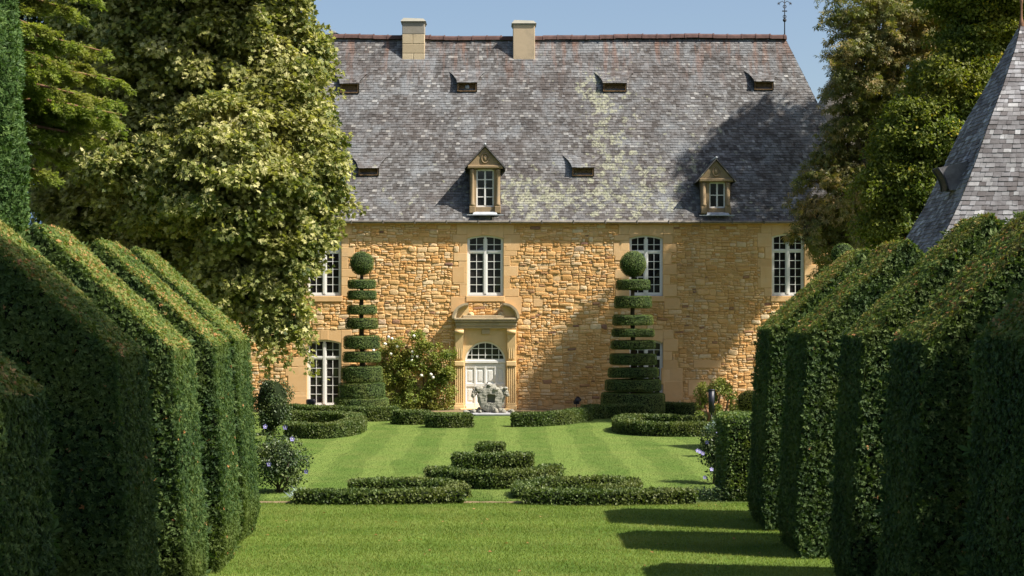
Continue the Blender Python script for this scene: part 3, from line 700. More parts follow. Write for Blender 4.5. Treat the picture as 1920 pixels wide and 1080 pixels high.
def vent(px0,px1,pyt,pyb,disc=False):
    # swept eyebrow vent: slates kicked out over a small wooden louvre
    D=70-1.6 if pyt<200 else 67.6
    for _ in range(4): z=EYE-((pyt+pyb)/2-HY)*D/F; D=roof_y(z)-.05
    s=D/F; x0,x1=(px0-VX)*s,(px1-VX)*s; z0=EYE-(pyb-HY)*s; z1=EYE-(pyt-HY)*s
    yf=roof_y(z0)-.10; mb=MB(); zt=z1+.60; yt=roof_y(zt); n=8
    lv=[]
    for i in range(n+1):
        t=i/n; z=z1+(zt-z1)*t; y=(yf-.08)+(yt-(yf-.08))*t; e=.05+.40*t**1.8
        lv.append(((x0-e,y,z),(x1+e,y,z)))
    slates(mb,lv,.13,.19,int(px0),.015)
    V=[];Fc=[]
    for i in range(n+1):
        for (a,b,c) in lv[i]: V+=[(a,b-.0,c),(a,roof_y(c if i else c)+.15,c)]
    for i in range(n): a=4*i; Fc+=[(a,a+1,a+5,a+4),(a+2,a+6,a+7,a+3)]
    mb.add(V,Fc,0,.05)
    for xx in (x0-.04,x1+.04): mb.add([(xx,yf-.02,z1+.02),(xx,roof_y(z1)+.2,z1+.02),(xx,roof_y(z0)+.1,z0-.03),(xx,yf-.02,z0-.03)],[(0,1,2,3)],0,.1)
    v=mb.build('roof_vent',M['slate'],roofo)
    lo=MB(); lo.box(x0,x1,yf+.14,yf+.18,z0,z1,0,.5); lo.box(x0-.04,x0+.03,yf,yf+.14,z0-.02,z1,0,.5); lo.box(x1-.03,x1+.04,yf,yf+.14,z0-.02,z1,0,.5); lo.box(x0+.03,x1-.03,yf,yf+.14,z0-.03,z0+.02,0,.5); lo.box(x0+.03,x1-.03,yf,yf+.14,z1-.04,z1,0,.5)
    if disc: lo.tube([((x0+x1)/2,yf+.10,(z0+z1)/2),((x0+x1)/2,yf+.14,(z0+z1)/2)],.10,14,1)
    lo.build('louvre',[M['wood'],M['lead']],v)
for q in ((640,672,158,174,False),(859,893,156,171,True),(1132,1173,157,171,False),(1415,1448,154,168,False),(674,709,316,328,False),(1074,1112,315,329,False)): vent(*q)
def dormer(px0,px1,pytop,pyeave,pybase,wx0,wx1,wyt,wyb,rows):
    D=WY-.02; s=D/F; X=lambda p:(p-VX)*s; Z=lambda p:EYE-(p-HY)*s
    x0,x1=X(px0),X(px1); xc=(x0+x1)/2; zt,ze,zb=Z(pytop),Z(pyeave),Z(pybase); a,b=X(wx0),X(wx1); w1,w0=Z(wyt),Z(wyb)
    root=MB(); yk=lambda z: roof_y(z)+.3
    # cheeks of slate, stone front pieces
    st=root
    for (p,q) in ((x0+.02,a),(b,x1-.02)): st.box(p,q,D,D+.28,zb,ze,0,.4,.01)
    st.box(a,b,D,D+.28,w1+.02,ze,0,.4,.01); st.box(a,b,D,D+.28,zb,w0,0,.6,.01)
    for c in (x0+.13,x1-.13):     # engaged colonnettes
        st.lathe([(.11,0),(.12,.1),(.085,.16),(.08,.9),(.075,ze-zb-.62),(.10,ze-zb-.56),(.09,ze-zb-.5)],(c,D-.02,zb+.30),12); st.box(c-.13,c+.13,D-.14,D,zb,zb+.30,0,.8,.02)
    st.box(x0-.08,x1+.08,D-.16,D+.1,ze-.16,ze-.02,0,.6,.03)
    pt=zt-.10
    V=[(x0-.04,D-.08,ze-.02),(x1+.04,D-.08,ze-.02),(xc,D-.08,pt),(x0-.04,D+.3,ze-.02),(x1+.04,D+.3,ze-.02),(xc,D+.3,pt)]
    st.add(V,[(0,1,2),(3,5,4),(0,3,4,1),(1,4,5,2),(2,5,3,0)],0,.3)
    # carved cartouche
    n=16
    st.tube([(xc+.15*math.cos(t*2*math.pi/n),D-.09,(ze+pt)/2-.10+.20*math.sin(t*2*math.pi/n)) for t in range(n+1)],.032,8,0,.9)
    st.blob((xc,D-.08,(ze+pt)/2-.10),(.09,.05,.13),3,.2,12,8,0,.2)
    d=root.build('dormer',M['dormst'],roofo)
    for sgn,x in ((-1,x0+.03),(1,x1-.03)):
        ck=MB()
        lv=[]; n=9
        for i in range(n+1):
            z=zb+(ze-zb)*i/n; p,q=(x,D+.28,z),(x,max(D+.3,yk(z)),z); lv.append((q,p) if sgn<0 else (p,q))
        slates(ck,lv,.13,.18,int(px0)+sgn,.012,0,.3)
        ck.build('slate_cheek',M['slate'],d)
    rf=MB(); ox=.20; sl=(zt-ze)/(xc-x0+.0)
    for sgn in (-1,1):
        xe=xc+sgn*((x1-x0)/2+ox); zee=ze-.12
        A=(xe,D-.20,zee);B=(xe,roof_y(zee)+.2,zee);C=(xc,roof_y(zt)+.2,zt);E=(xc,D-.20,zt)
        lv=[(A,B),(E,C)] if sgn>0 else [(B,A),(C,E)]
        slates(rf,lv,.13,.18,int(px0)+7+sgn,.012,0,0)
        V=[A,B,C,E]+[(p[0],p[1],p[2]-.06) for p in (A,B,C,E)]
        rf.add(V,[(4,5,6,7),(0,3,7,4),(0,4,5,1)],0,.5)
    rf.tube([(xc,D-.20,zt+.02),(xc,roof_y(zt)+.1,zt+.02)],.05,8,1)
    rf.build('dormer_roof',[M['slate'],M['lead']],d)
    wf=MB(); y=D+.10; m=(a+b)/2
    wf.box(a,a+.06,y,y+.05,w0,w1); wf.box(b-.06,b,y,y+.05,w0,w1); wf.box(a+.06,b-.06,y,y+.05,w0,w0+.07); wf.box(a+.06,b-.06,y,y+.05,w1-.05,w1+.02); wf.box(m-.035,m+.035,y-.01,y+.05,w0+.07,w1-.05)
    for k in range(1,rows):
        z=w0+.07+(w1-.12-w0)*k/rows; wf.box(a+.06,m-.035,y+.008,y+.04,z-.02,z+.02); wf.box(m+.035,b-.06,y+.008,y+.04,z-.02,z+.02)
    wf.build('window_frame',M['white'],d)
    g=MB(); g.add([(a,y+.045,w0),(b,y+.045,w0),(b,y+.045,w1),(a,y+.045,w1)],[(0,1,2,3)],0,.2); g.build('pane',M['glass'],d)
    fl=MB(); ya=roof_y(zb)-.03
    fl.add([(a-.1,D-.12,zb+.05),(b+.1,D-.12,zb+.05),(b+.15,D-.28,zb-.06),(a-.15,D-.28,zb-.06),(a-.1,D+.05,zb+.07),(b+.1,D+.05,zb+.07)],[(3,2,1,0),(0,1,5,4)],0,.5)
    fl.box(x0-.1,x1+.12,D-.30,D-.26,zb-.10,zb-.06,0,.5); fl.build('flashing',M['lead'],d)
dormer(880,939,272,309,400,893,926,318,388,4)
dormer(1314,1370,297,334,401,1330,1360,342,390,2)
def finial(parent,x,y,z,H,name,mat):
    mb=MB(); u=H/1.9
    mb.tube([(x,y,z-.2),(x,y,z+H*1.16)],[.028*u,.016*u],8)
    for (h,r) in ((.68,.07),(.84,.07),(1.30,.07)):
        n=14; mb.tube([(x+r*math.cos(t*6.2832/n),y,z+h*u+r*math.sin(t*6.2832/n)) for t in range(n+1)],.018,6)
    mb.lathe([(.01,-.07),(.06,-.03),(.07,0),(.06,.03),(.01,.07)],(x,y,z+.67*u),10)
    mb.box(x-.11,x+.11,y-.02,y+.02,z+1.07*u,z+1.12*u)
    for s in (-1,1):
        for zz,sc2 in ((1.50,1.0),(1.82,.7)):
            arm=[(x,y,z+zz*u-.05),(x+s*.10*sc2,y,z+zz*u+.05),(x+s*.20*sc2,y,z+zz*u),(x+s*.27*sc2,y,z+zz*u-.06)]; mb.tube(arm,.014,6)
            c=(x+s*.27*sc2,y,z+zz*u-.06)
            for k in range(5):
                a=k*1.2566+.3; mb.tube([c,(c[0]+.085*math.cos(a)*sc2,y+.01,c[2]+.085*math.sin(a)*sc2)],[.022,.005],5)
    return mb.build(name,mat,parent)
finial(roofo,(1472-VX)*RY/F-.02,RY,RZ+.15,1.9,'finial',M['iron'])

# ------------------------------------------------------------------ side pavilions with bell-cast slate roofs
def pavilion(Xc,Dc,label,seed,flip=1,finial_on=True,vent_on=True):
    t=thing('garden_pavilion',(Xc,Dc,0),label,'pavilion',None)
    prof=[(4.2,4.15,3.35),(4.9,3.72,2.86),(5.5,3.26,2.42),(6.16,2.82,2.07),(7.2,2.26,1.83),(8.3,1.78,1.62),(9.46,1.31,1.38),(10.5,.80,.95),(11.56,.33,.5),(12.3,.02,.03)]
    rf=MB(); C=lambda i,sx,sy:(Xc+sx*prof[i][1],Dc+sy*prof[i][2],prof[i][0]); R_=range(len(prof))
    slates(rf,[(C(i,-1,-1),C(i,1,-1)) for i in R_],.135,.21,seed,.016)
    slates(rf,[(C(i,-1,1),C(i,-1,-1)) for i in R_],.135,.21,seed+1,.016)
    slates(rf,[(C(i,1,-1),C(i,1,1)) for i in R_],.135,.21,seed+2,.016)
    slates(rf,[(C(i,1,1),C(i,-1,1)) for i in R_],.4,.6,seed+3,.016)
    r=rf.build('roof',M['slatep'],t)
    wl=MB(); z=0
    wx,wy=3.7,2.9
    while z<4.3:
        h=rnd.uniform(.2,.35); x=-wx
        while x<wx: l=rnd.uniform(.3,.7); wl.box(Xc+x+.006,Xc+min(x+l,wx)-.006,Dc-wy-rnd.uniform(.0,.03),Dc-wy+.1,z+.006,min(z+h,4.3)-.006,0,rnd.random(),.015); x+=l
        y=-wy+.1
        while y<wy: l=rnd.uniform(.3,.7); wl.box(Xc-wx-.01,Xc-wx+.1,Dc+y+.006,Dc+min(y+l,wy)-.006,z+.006,min(z+h,4.3)-.006,0,rnd.random()); y+=l
        z+=h
    wl.box(Xc-wx+.03,Xc+wx,Dc-wy+.03,Dc+wy,0,4.35,1); wl.build('wall',[M['rubble'],M['mortar']],t)
    if finial_on:
        f=MB(); f.lathe([(.10,-.15),(.07,.05),(.035,.2),(.03,.6),(.05,.65),(.05,.72),(.02,.78),(.015,1.6)],(Xc,Dc,12.3),10); f.build('finial',M['redb'],r)
    if vent_on:   # little swept vent kicked out of the side slope
        v=MB(); z0,z1=7.35,8.15; y0,y1=Dc-.75,Dc+.65; n=6; lv=[]
        def xs_(z):
            for i in range(len(prof)-1):
                if prof[i][0]<=z<=prof[i+1][0]: q=(z-prof[i][0])/(prof[i+1][0]-prof[i][0]); return Xc-(prof[i][1]+(prof[i+1][1]-prof[i][1])*q)
        yA,yB=Dc-.9,Dc-.35; B=(Xc-2.63,8.14); Cc=(Xc-2.36,7.52); A=(xs_(8.36)+.02,8.36)
        for i in range(n+1):
            q=i/n; lv.append(((B[0]+(A[0]-B[0])*q,yB,B[1]+(A[1]-B[1])*q-.05*math.sin(q*3.14)),(B[0]+(A[0]-B[0])*q,yA,B[1]+(A[1]-B[1])*q-.05*math.sin(q*3.14))))
        slates(v,lv,.12,.2,seed+9,.012)
        ed=[(B[0]+(Cc[0]-B[0])*q+.06*math.sin(q*3.14),B[1]+(Cc[1]-B[1])*q) for q in (0,.25,.5,.75,1)]
        for yy in (yA,yB):
            pl=[(x,yy,z) for x,z in ed]+[(xs_(7.52)+.1,yy,7.52),(xs_(8.36)+.12,yy,8.36)]
            v.add(pl,[tuple(range(7))],0,.35); v.tube([(x,yy-.01,z) for x,z in ed],.035,6,1)
        for i in range(4): v.add([(ed[i][0],yA,ed[i][1]),(ed[i][0],yB,ed[i][1]),(ed[i+1][0],yB,ed[i+1][1]),(ed[i+1][0],yA,ed[i+1][1])],[(0,1,2,3)],1,.2)
        v.build('roof_vent',[M['slatep'],M['iron']],r)
pavilion(15.02,44,'garden pavilion with a tall pointed pale slate roof behind the right hand yew hedges',50)
pavilion(-18.1,50,'half hidden building with a dark slate roof slope beside the cypress on the far left',70,1,True,False)
tw=MB(); T=lambda z:(0,0)
xc_,yc_,_=P(1582,230,75)
tw.lathe([(1.5,0),(1.45,13.2),(1.6,13.3),(1.6,13.6),(.1,16.5)],(xc_,yc_,0),28,0,.5,False)
tw.build('stone_tower',M['towerst'],label='grey round stone tower showing through the chestnut crown behind the roof end',category='tower')
# ------------------------------------------------------------------ tall gabled yew hedges
def yew(xb,xs,zs,xp,zp,y0,y1,label,group,seed,dens=1150,size=.075,litter=.03,dr=.04):
    """inner face foot xb, shoulder (xs,zs), peak (xp,zp); mirrored about the peak on the far side"""
    zp+=.10; xo=2*xp-xs; xob=2*xp-xb; s=1 if xp>xs else -1
    prof=[(xb-s*-.10,0),(xb,.45),(xs,zs),(xp,zp),(xo,zs),(xob,.45),(xob+s*-.1,0)]
    prof[0]=(xb+s*.12,0); prof[-1]=(xob-s*.12,0)
    n=len(prof); V=[(x,y0,z) for x,z in prof]+[(x,y1,z) for x,z in prof]
    Fc=[(i,i+1,n+i+1,n+i) for i in range(n-1)]
    if s>0: Fc=[f[::-1] for f in Fc]
    a=[(0,1,5,6),(1,2,4,5),(2,3,4)]; b=[tuple(n+i for i in f[::-1]) for f in a]
    if s<0: a=[f[::-1] for f in a]; b=[f[::-1] for f in b]
    mb=MB(); Vc=np.array(V,float); c=Vc.mean(0); Vi=Vc.copy(); 
    Vi[:,0]-=np.sign(Vi[:,0]-xp)*.07*(np.abs(Vi[:,0]-xp)>.1); Vi[:,1]-=np.sign(Vi[:,1]-c[1])*.07; Vi[:,2]-=.07*(Vi[:,2]>1); 
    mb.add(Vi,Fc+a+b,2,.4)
    # outward normals check: flip by position
    def grow(Fs,dn,sz,out,up):
        p,nn=sample(V,Fs,dn); ctr=np.array([xp,(y0+y1)/2,1.8])
        sg=np.sign(np.sum((p-ctr)*nn,1)); nn=nn*sg[:,None]; N=len(p)
        # round the arrises a little and ripple the surface
        off=rs.uniform(-.045,.012,N)+.018*wob(p*1.3,seed)+.012*wob(p*4.5,seed+3)
        edge=np.zeros(N)
        ey=np.minimum(np.abs(p[:,1]-y0),np.abs(p[:,1]-y1)); edge+=np.clip(.06-ey,0,.06)*.4*(np.abs(nn[:,1])<.5)
        ez=np.abs(p[:,2]-zs); edge+=np.clip(.05-ez,0,.05)*.3
        p=p+nn*(off-edge)[:,None]
        t=nrmz(rs.normal(0,1,(N,3))*np.array([1,1,.75])); t=t-nn*np.sum(t*nn,1,keepdims=True); t=nrmz(t)
        d=nrmz(nn*out*rs.uniform(.2,1.3,(N,1))+t+np.array([0,0,up])); nm=nrmz(nn+.38*rs.normal(0,1,(N,3)))
        top=(nn[:,2]>.4); r=np.clip(rs.rand(N)*.75+.08+.22*wob(p*2.2,seed+5)+.10*wob(p*.9,seed+6)+dr+.18*top,0,1); br=wob(p*np.array([1.6,1.6,1.6]),seed+7)  # top slopes get a lighter tone to make up for the grazing sun
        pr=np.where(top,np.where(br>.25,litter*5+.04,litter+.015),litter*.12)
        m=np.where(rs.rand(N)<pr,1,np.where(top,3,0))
        scatter(mb,T_TUFT,p,d,nm,sz*rs.uniform(.6,1.35,N),r,m,1.25)
    top=[Fc[2],Fc[3]]; inner=[Fc[1],Fc[0]]; rest=[Fc[4],Fc[5]]
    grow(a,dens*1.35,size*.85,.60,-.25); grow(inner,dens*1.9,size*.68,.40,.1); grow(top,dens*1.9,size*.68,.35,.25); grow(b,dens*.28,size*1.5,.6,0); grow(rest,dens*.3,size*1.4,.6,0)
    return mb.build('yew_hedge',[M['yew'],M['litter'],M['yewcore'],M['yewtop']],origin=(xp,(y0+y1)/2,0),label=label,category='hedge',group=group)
gl='gabled yew hedges on the left of the lawn'; gr='gabled yew hedges on the right of the lawn'
yew(-4.22,-4.42,3.30,-6.25,4.85,13.6,15.2,'nearest yew hedge on the left, deep in shade at the picture edge',gl,1,900,.085,.01)
yew(-4.20,-4.40,3.58,-6.25,5.18,18.0,19.6,'fully shaded yew hedge on the left, second from the camera',gl,2,1000,.08,.02)
yew(-4.18,-4.40,3.58,-6.26,5.19,21.1,22.7,'left yew hedge whose sunlit sloping top is flecked with orange dead leaves',gl,3,1150,.075,.05,.05)
yew(-4.20,-4.38,3.58,-6.21,5.13,24.2,25.7,'left yew hedge between the orange flecked one and the farthest one',gl,4,1150,.075,.03)
yew(-4.36,-4.55,3.60,-6.33,5.13,27.2,28.9,'farthest of the left yew hedges, next to the blue flowered hibiscus bush',gl,5,1150,.072,.01)
yew(5.30,5.42,3.80,7.05,5.35,15.6,17.4,'nearest right yew hedge, almost black, at the right picture edge',gr,6,900,.085,.01)
yew(5.20,5.38,3.72,7.10,5.32,19.2,20.95,'large right yew hedge with nearly black face, second from the camera',gr,7,1000,.08,.015)
yew(5.10,5.30,3.73,7.12,5.38,22.05,23.5,'right yew hedge with the tallest sunlit peak in front of the pale slate pavilion roof',gr,8,1150,.075,.02,.05)
yew(5.02,5.22,3.74,6.88,5.20,25.6,27.35,'right yew hedge just in front of the farthest one, behind the tallest peak',gr,9,1150,.075,.015)
yew(5.02,5.22,3.78,6.98,5.19,28.9,30.65,'farthest of the right yew hedges, beside the low square hedge block',gr,10,1150,.072,.012)

# ------------------------------------------------------------------ clipped topiary
def disc(c,r,z0,z1,n=36,rt=None):
    rt=rt or r*.985; V=[];e=min(.05,(z1-z0)*.2)
    for (rr,z) in ((r*.3,z0),(r-e,z0),(r,z0+e),(rt,z1-e),(rt-e,z1),(r*.3,z1)):
        for k in range(n): t=2*math.pi*k/n; V.append((c[0]+rr*math.cos(t),c[1]+rr*math.sin(t),z))
    Fc=[(i*n+k,i*n+(k+1)%n,(i+1)*n+(k+1)%n,(i+1)*n+k) for i in range(5) for k in range(n)]
    return V,Fc
def shrink(V,c,f): V=np.array(V,float); c=np.array(c,float); return c+(V-c)*f
def ball(c,r,n=22,m=14,sz=1.0):
    V=[(c[0]+r*math.sin(math.pi*i/m)*math.cos(2*math.pi*k/n),c[1]+r*math.sin(math.pi*i/m)*math.sin(2*math.pi*k/n),c[2]+r*sz*math.cos(math.pi*i/m)) for i in range(m+1) for k in range(n)]
    return V,[(i*n+k,(i+1)*n+k,(i+1)*n+(k+1)%n,i*n+(k+1)%n) for i in range(m) for k in range(n)]
def topiary(px,D,tiers,bp,label,seed):
    x=(px-VX)*D/F; s=D/F; t=thing('topiary_yew',(x,D,0),label,'topiary','disc cut topiary yews before the house wall')
    tr=MB(); tr.tube([(x,D,0),(x+.02,D,2),(x-.02,D,4),(x,D,6.4)],[.13,.11,.09,.06],9); tr.build('trunk',M['bark'],t)
    for (wd,a,b) in tiers:
        z1,z0=EYE-(a-HY)*s-.01,max(.05,EYE-(b-HY)*s+.045); r=wd*s/2-.01; mb=MB(); V,Fc=disc((x,D),r,z0,z1)
        # tilt corrections: each disc a touch off level
        tx,ty=rnd.uniform(-.012,.012),rnd.uniform(-.012,.012); V=[(p[0],p[1],p[2]+(p[0]-x)*tx+(p[1]-D)*ty) for p in V]
        mb.add(shrink(V,(x,D,(z0+z1)/2),np.array([.95,.95,.86])),Fc,1,.3)
        foliage(mb,V,Fc,1300,.045,.35,.015,T_SPRIG,0,.15,.012,2.0,seed=seed); mb.build('tier',[M['topi'],M['yewcore']],t)
    r=bp[2]*s; z=EYE-(bp[1]-HY)*s; mb=MB(); V,Fc=ball((x,D,z),r); mb.add(shrink(V,(x,D,z),.93),Fc,1,.3)
    foliage(mb,V,Fc,1400,.045,.35,.02,T_SPRIG,0,.1,.015,2.0,seed=seed+1); mb.build('ball',[M['topi'],M['yewcore']],t)
topiary(678.5,63.4,[(53,525,543),(55,545.5,563),(56,573,591),(61,597,618),(68,630,655),(72,660,680),(78,687,717),(88,718,747),(103,746,772)],(0,494,22),'slimmer topiary yew of stacked discs left of the door, in full sun',20)
topiary(1187,62.6,[(64,525,545),(70,556,579),(76,591,611),(80,617,633),(84,639,656),(89,664,685),(95,690,709),(106,712,734),(121,737,775)],(0,495.5,24.5),'broader topiary yew of stacked discs in front of the window right of the door',30)
def balltree(px,py,r,D,label):
    x,_,z=P(px,py,D); t=thing('ball_topiary',(x,D,0),label,'topiary'); R=r*D/F
    tr=MB(); tr.tube([(x,D,0),(x,D,z)],[.08,.06],8); tr.build('trunk',M['bark'],t)
    mb=MB(); V,Fc=ball((x,D,z),R); mb.add(shrink(V,(x,D,z),.93),Fc,1,.3); foliage(mb,V,Fc,900,.06,.45,.02,T_SPRIG,0,.1,.02,2.0); mb.build('crown',[M['topi'],M['yewcore']],t)
balltree(1580,477,20.5,52,'round topiary ball on a stem peeping over the farthest right yew hedge')

# ------------------------------------------------------------------ low box hedging of the parterre
gb='low clipped box hedges of the parterre'
def boxhedge(pts,wd,h,label,seed,ground=True,name='box_hedge',close=False,mats=None,size=.06,dens=1100):
    p=[np.array([(a-VX)*GD(b)/F,GD(b)]) if ground else np.array([a,b],float) for a,b in pts]
    # smooth the path
    if len(p)>2:
        q=[]; 
        for i in range(len(p)-1):
            p0=p[max(i-1,0)];p1=p[i];p2=p[i+1];p3=p[min(i+2,len(p)-1)]
            for k in range(6): t=k/6; q.append(.5*((2*p1)+(-p0+p2)*t+(2*p0-5*p1+4*p2-p3)*t*t+(-p0+3*p1-3*p2+p3)*t**3))
        q.append(p[-1]); p=q
    n=len(p); V=[]
    for i in range(n):
        d=p[min(i+1,n-1)]-p[max(i-1,0)]; d=d/(np.linalg.norm(d)+1e-9); a=np.array([-d[1],d[0]])*wd/2
        b0,b1=p[i]+a,p[i]-a; V+=[(b0[0],b0[1],0),(b0[0],b0[1],h),(b1[0],b1[1],h),(b1[0],b1[1],0)]
    Fc=[(4*i+k,4*i+k+1,4*i+5+k,4*i+4+k) for i in range(n-1) for k in range(3)]+[(0,1,2,3)[::-1],tuple(4*(n-1)+k for k in range(4))]
    Vc=np.array(V,float); mid=np.repeat(np.array([[*q,h/2] for q in p]),4,0); Vi=mid+(Vc-mid)*np.array([.85,.85,.88])
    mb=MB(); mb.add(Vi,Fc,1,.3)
    P_,N_=sample(V,Fc,dens); ctr=np.array([[*q,h/2] for q in p]); k=np.argmin(((P_[:,None,:2]-ctr[None,:,:2])**2).sum(-1),1); sg=np.sign(np.sum((P_-ctr[k])*N_,1)); N_=N_*np.where(sg==0,1,sg)[:,None]
    N=len(P_); P_=P_+N_*(rs.uniform(-.03,.03,N)+.025*wob(P_*3,seed))[:,None]
    t=nrmz(rs.normal(0,1,(N,3))); d=nrmz(N_*.7*rs.uniform(.2,1.3,(N,1))+t*.8+np.array([0,0,.25])); nn=nrmz(N_+.7*rs.normal(0,1,(N,3)))
    r=np.clip(rs.rand(N)*.8+.1+.2*wob(P_*3.5,seed+3),0,1)
    scatter(mb,T_LEAF,P_,d,nn,size*rs.uniform(.6,1.3,N),r,0,1.3)
    return mb.build(name,mats or [M['box'],M['boxcore']],label=label,category='hedge',group=gb)
bh=boxhedge
bh([(556,944),(640,945),(760,944),(866,942)],.5,.26,'front straight box hedge left of the centre gap along the lawn edge',1)
bh([(982,944),(1100,946),(1200,945),(1300,943)],.5,.27,'front straight box hedge right of the centre gap along the lawn edge',2)
bh([(656,921),(740,920),(812,921),(850,926),(862,934)],.45,.24,'curved box hedge end behind the left front hedge',3)
bh([(982,936),(984,924),(1030,917),(1100,914),(1160,916),(1186,923),(1170,930),(1090,931)],.38,.22,'box hedge curled into a flat scroll behind the right front hedge',4)
bh([(813,906),(850,912),(930,916),(1000,911),(1038,902)],.5,.37,'widest bowed box hedge in the middle of the parterre',5)
bh([(850,884),(998,884)],.6,.44,'straight box hedge block stacked behind the bowed middle one',6)
bh([(895,858),(945,858)],.7,.38,'smallest box clump at the far end of the middle stack',7)
bh([(546,818),(600,822),(650,816),(668,807),(655,799),(600,796),(545,796)],.62,.45,'box hedge scroll bulging onto the lawn at the left of the parterre',8)
bh([(546,784),(600,787),(640,786)],.6,.5,'short back box hedge below the left tall window',9)
bh([(640,789),(690,790),(742,788)],.6,.50,'back box hedge in front of the left disc topiary',10)
bh([(742,795),(770,796),(802,795)],.6,.48,'short box hedge below the climbing rose',11)
bh([(804,801),(840,802),(882,801)],.6,.46,'box hedge ending just left of the stone sculpture',12)
bh([(962,800),(1010,799),(1060,795),(1096,788)],.6,.46,'box hedge starting just right of the stone sculpture and bending back',13)
bh([(1098,786),(1150,784),(1204,783)],.6,.5,'back box hedge in front of the right disc topiary',14)
bh([(1206,778),(1250,777),(1300,779)],.6,.45,'back box hedge along the wall between right topiary and the trained shrub',15)
bh([(1315,806),(1260,802),(1205,800)],.5,.42,'middle box hedge right of the right topiary behind the front scroll',16)
bh([(1345,816),(1290,818),(1220,817),(1175,812),(1168,805),(1190,800)],.6,.42,'box hedge scroll bulging onto the lawn at the right of the parterre',17)
# dry soil beds under the scrolls
x0,y0,_=P(1395,928,33.5)
bh([(5.10,34.4),(6.6,34.4)],1.7,1.80,'tall square cut hedge block beside the farthest right yew hedge',18,False,'hedge_block',False,[M['topi'],M['yewcore']],.06,1100)

# ------------------------------------------------------------------ shrubs
def bush(name,c,rad,n,size,m,label,cat,seed,tpl=T_LEAF,stems=6,core=.55,clumps=26,loose=.25,parent=None):
    t=thing(name,(c[0],c[1],0),label,cat) if parent is None else parent
    st=MB(); r=np.random.RandomState(seed); rad=np.array(rad)
    C=[]
    for k in range(clumps):
        u=nrmz(r.normal(0,1,3)); C.append(np.array(c)+u*rad*r.uniform(.45,.92))
    for k in range(stems):
        e=C[k%clumps]; st.tube([(c[0]+r.uniform(-.12,.12),c[1]+r.uniform(-.1,.1),0),((c[0]+e[0])/2+r.uniform(-.1,.1),(c[1]+e[1])/2,e[2]*.5),tuple(e)],[.025,.018,.008],5)
    st.build('stem',M['bark'],t)
    mb=MB(); mb.blob(c,rad*core,seed,.15,14,10,1,.3)
    per=n//clumps
    for k,e in enumerate(C):
        u=nrmz(r.normal(0,1,(per,3))); f=r.uniform(.3,1,(per,1))**.6; p=e+u*f*rad.mean()*(.34+loose*r.rand())
        p=p[p[:,2]>.03]; q=len(p); u=u[:q]
        out=nrmz((p-np.array(c))/rad); scatter(mb,tpl,p,nrmz(out*.5+r.normal(0,.7,(q,3))+[0,0,.15]),nrmz(out+.5*r.normal(0,1,(q,3))+[0,0,.5]),size*r.uniform(.6,1.3,q),np.clip(r.rand(q)*.8+.1+.15*r.normal(),0,1),0,1.1)
    mb.build('foliage',[m,M['boxcore']],t); return t,C
def flower(t,pos,size,m,n=5,seed=0):
    r=np.random.RandomState(seed)
    for p in pos:
        mb=MB(); f=nrmz(np.array([r.uniform(-.5,.5),-1,r.uniform(-.1,.5)])); a=nrmz(np.cross(f,[0,0,1.0])); b=np.cross(a,f)
        for k in range(n):
            th=2*math.pi*k/n+.3; d=a*math.cos(th)+b*math.sin(th)+f*.35
            scatter(mb,T_LEAF,np.array([p]),d[None],f[None],size,r.rand(),0,2.0)
        mb.blob(p,(size*.22,)*3,1,.1,8,6,1,.5)
        mb.build('blossom',[m,M['white_petal']],t)
c=P(524,868,35.2); t,_=bush('hibiscus_bush',(c[0],c[1],.72),(.60,.55,.66),5200,.065,M['shrub'],'leafy hibiscus bush with mauve blue flowers beside the farthest left yew hedge','bush',3,clumps=34)
flower(t,[P(535,801,34.6),P(548,823,34.6),P(498,800,34.6),P(575,884,34.6),P(505,870,34.5)],.065,M['petal'],5,2)
c=P(1338,866,37.0); t,_=bush('hibiscus_bush',(c[0]+.05,c[1],.85),(.36,.45,.78),2600,.065,M['shrub'],'slender hibiscus bush with blue flowers beside the square hedge block on the right','bush',5,clumps=24,core=.4)
flower(t,[P(*q,36.4) for q in ((1308,845),(1326,829),(1312,847),(1346,812),(1356,817),(1322,895),(1345,912),(1354,823),(1334,880),(1318,850))],.055,M['petal'],5,3)
c=P(510,752,52); bush('rounded_shrub',(c[0],c[1],1.0),(.62,.7,1.05),5200,.07,M['shrub'],'rounded dark glossy shrub between left yew hedge and the house wall','shrub',7,clumps=30,core=.8,loose=.1)
c=P(1403,757,58)
mb=MB(); V,Fc=ball((c[0]+.05,c[1],c[2]-.02),.50); mb.add(shrink(V,(c[0]+.05,c[1],c[2]),.9),Fc,1,.3); foliage(mb,V,Fc,900,.06,.5,.03,T_SPRIG,0,.1,.03,2.0); V,Fc=disc((c[0]+.05,c[1]),.3,0,.5); foliage(mb,V,Fc,500,.06); mb.tube([(c[0]+.05,c[1],0),(c[0]+.05,c[1],.6)],.06,8,1)
mb.build('golden_ball_shrub',[M['golden'],M['boxcore']],label='yellow green clipped ball shrub standing behind the square hedge block',category='shrub')
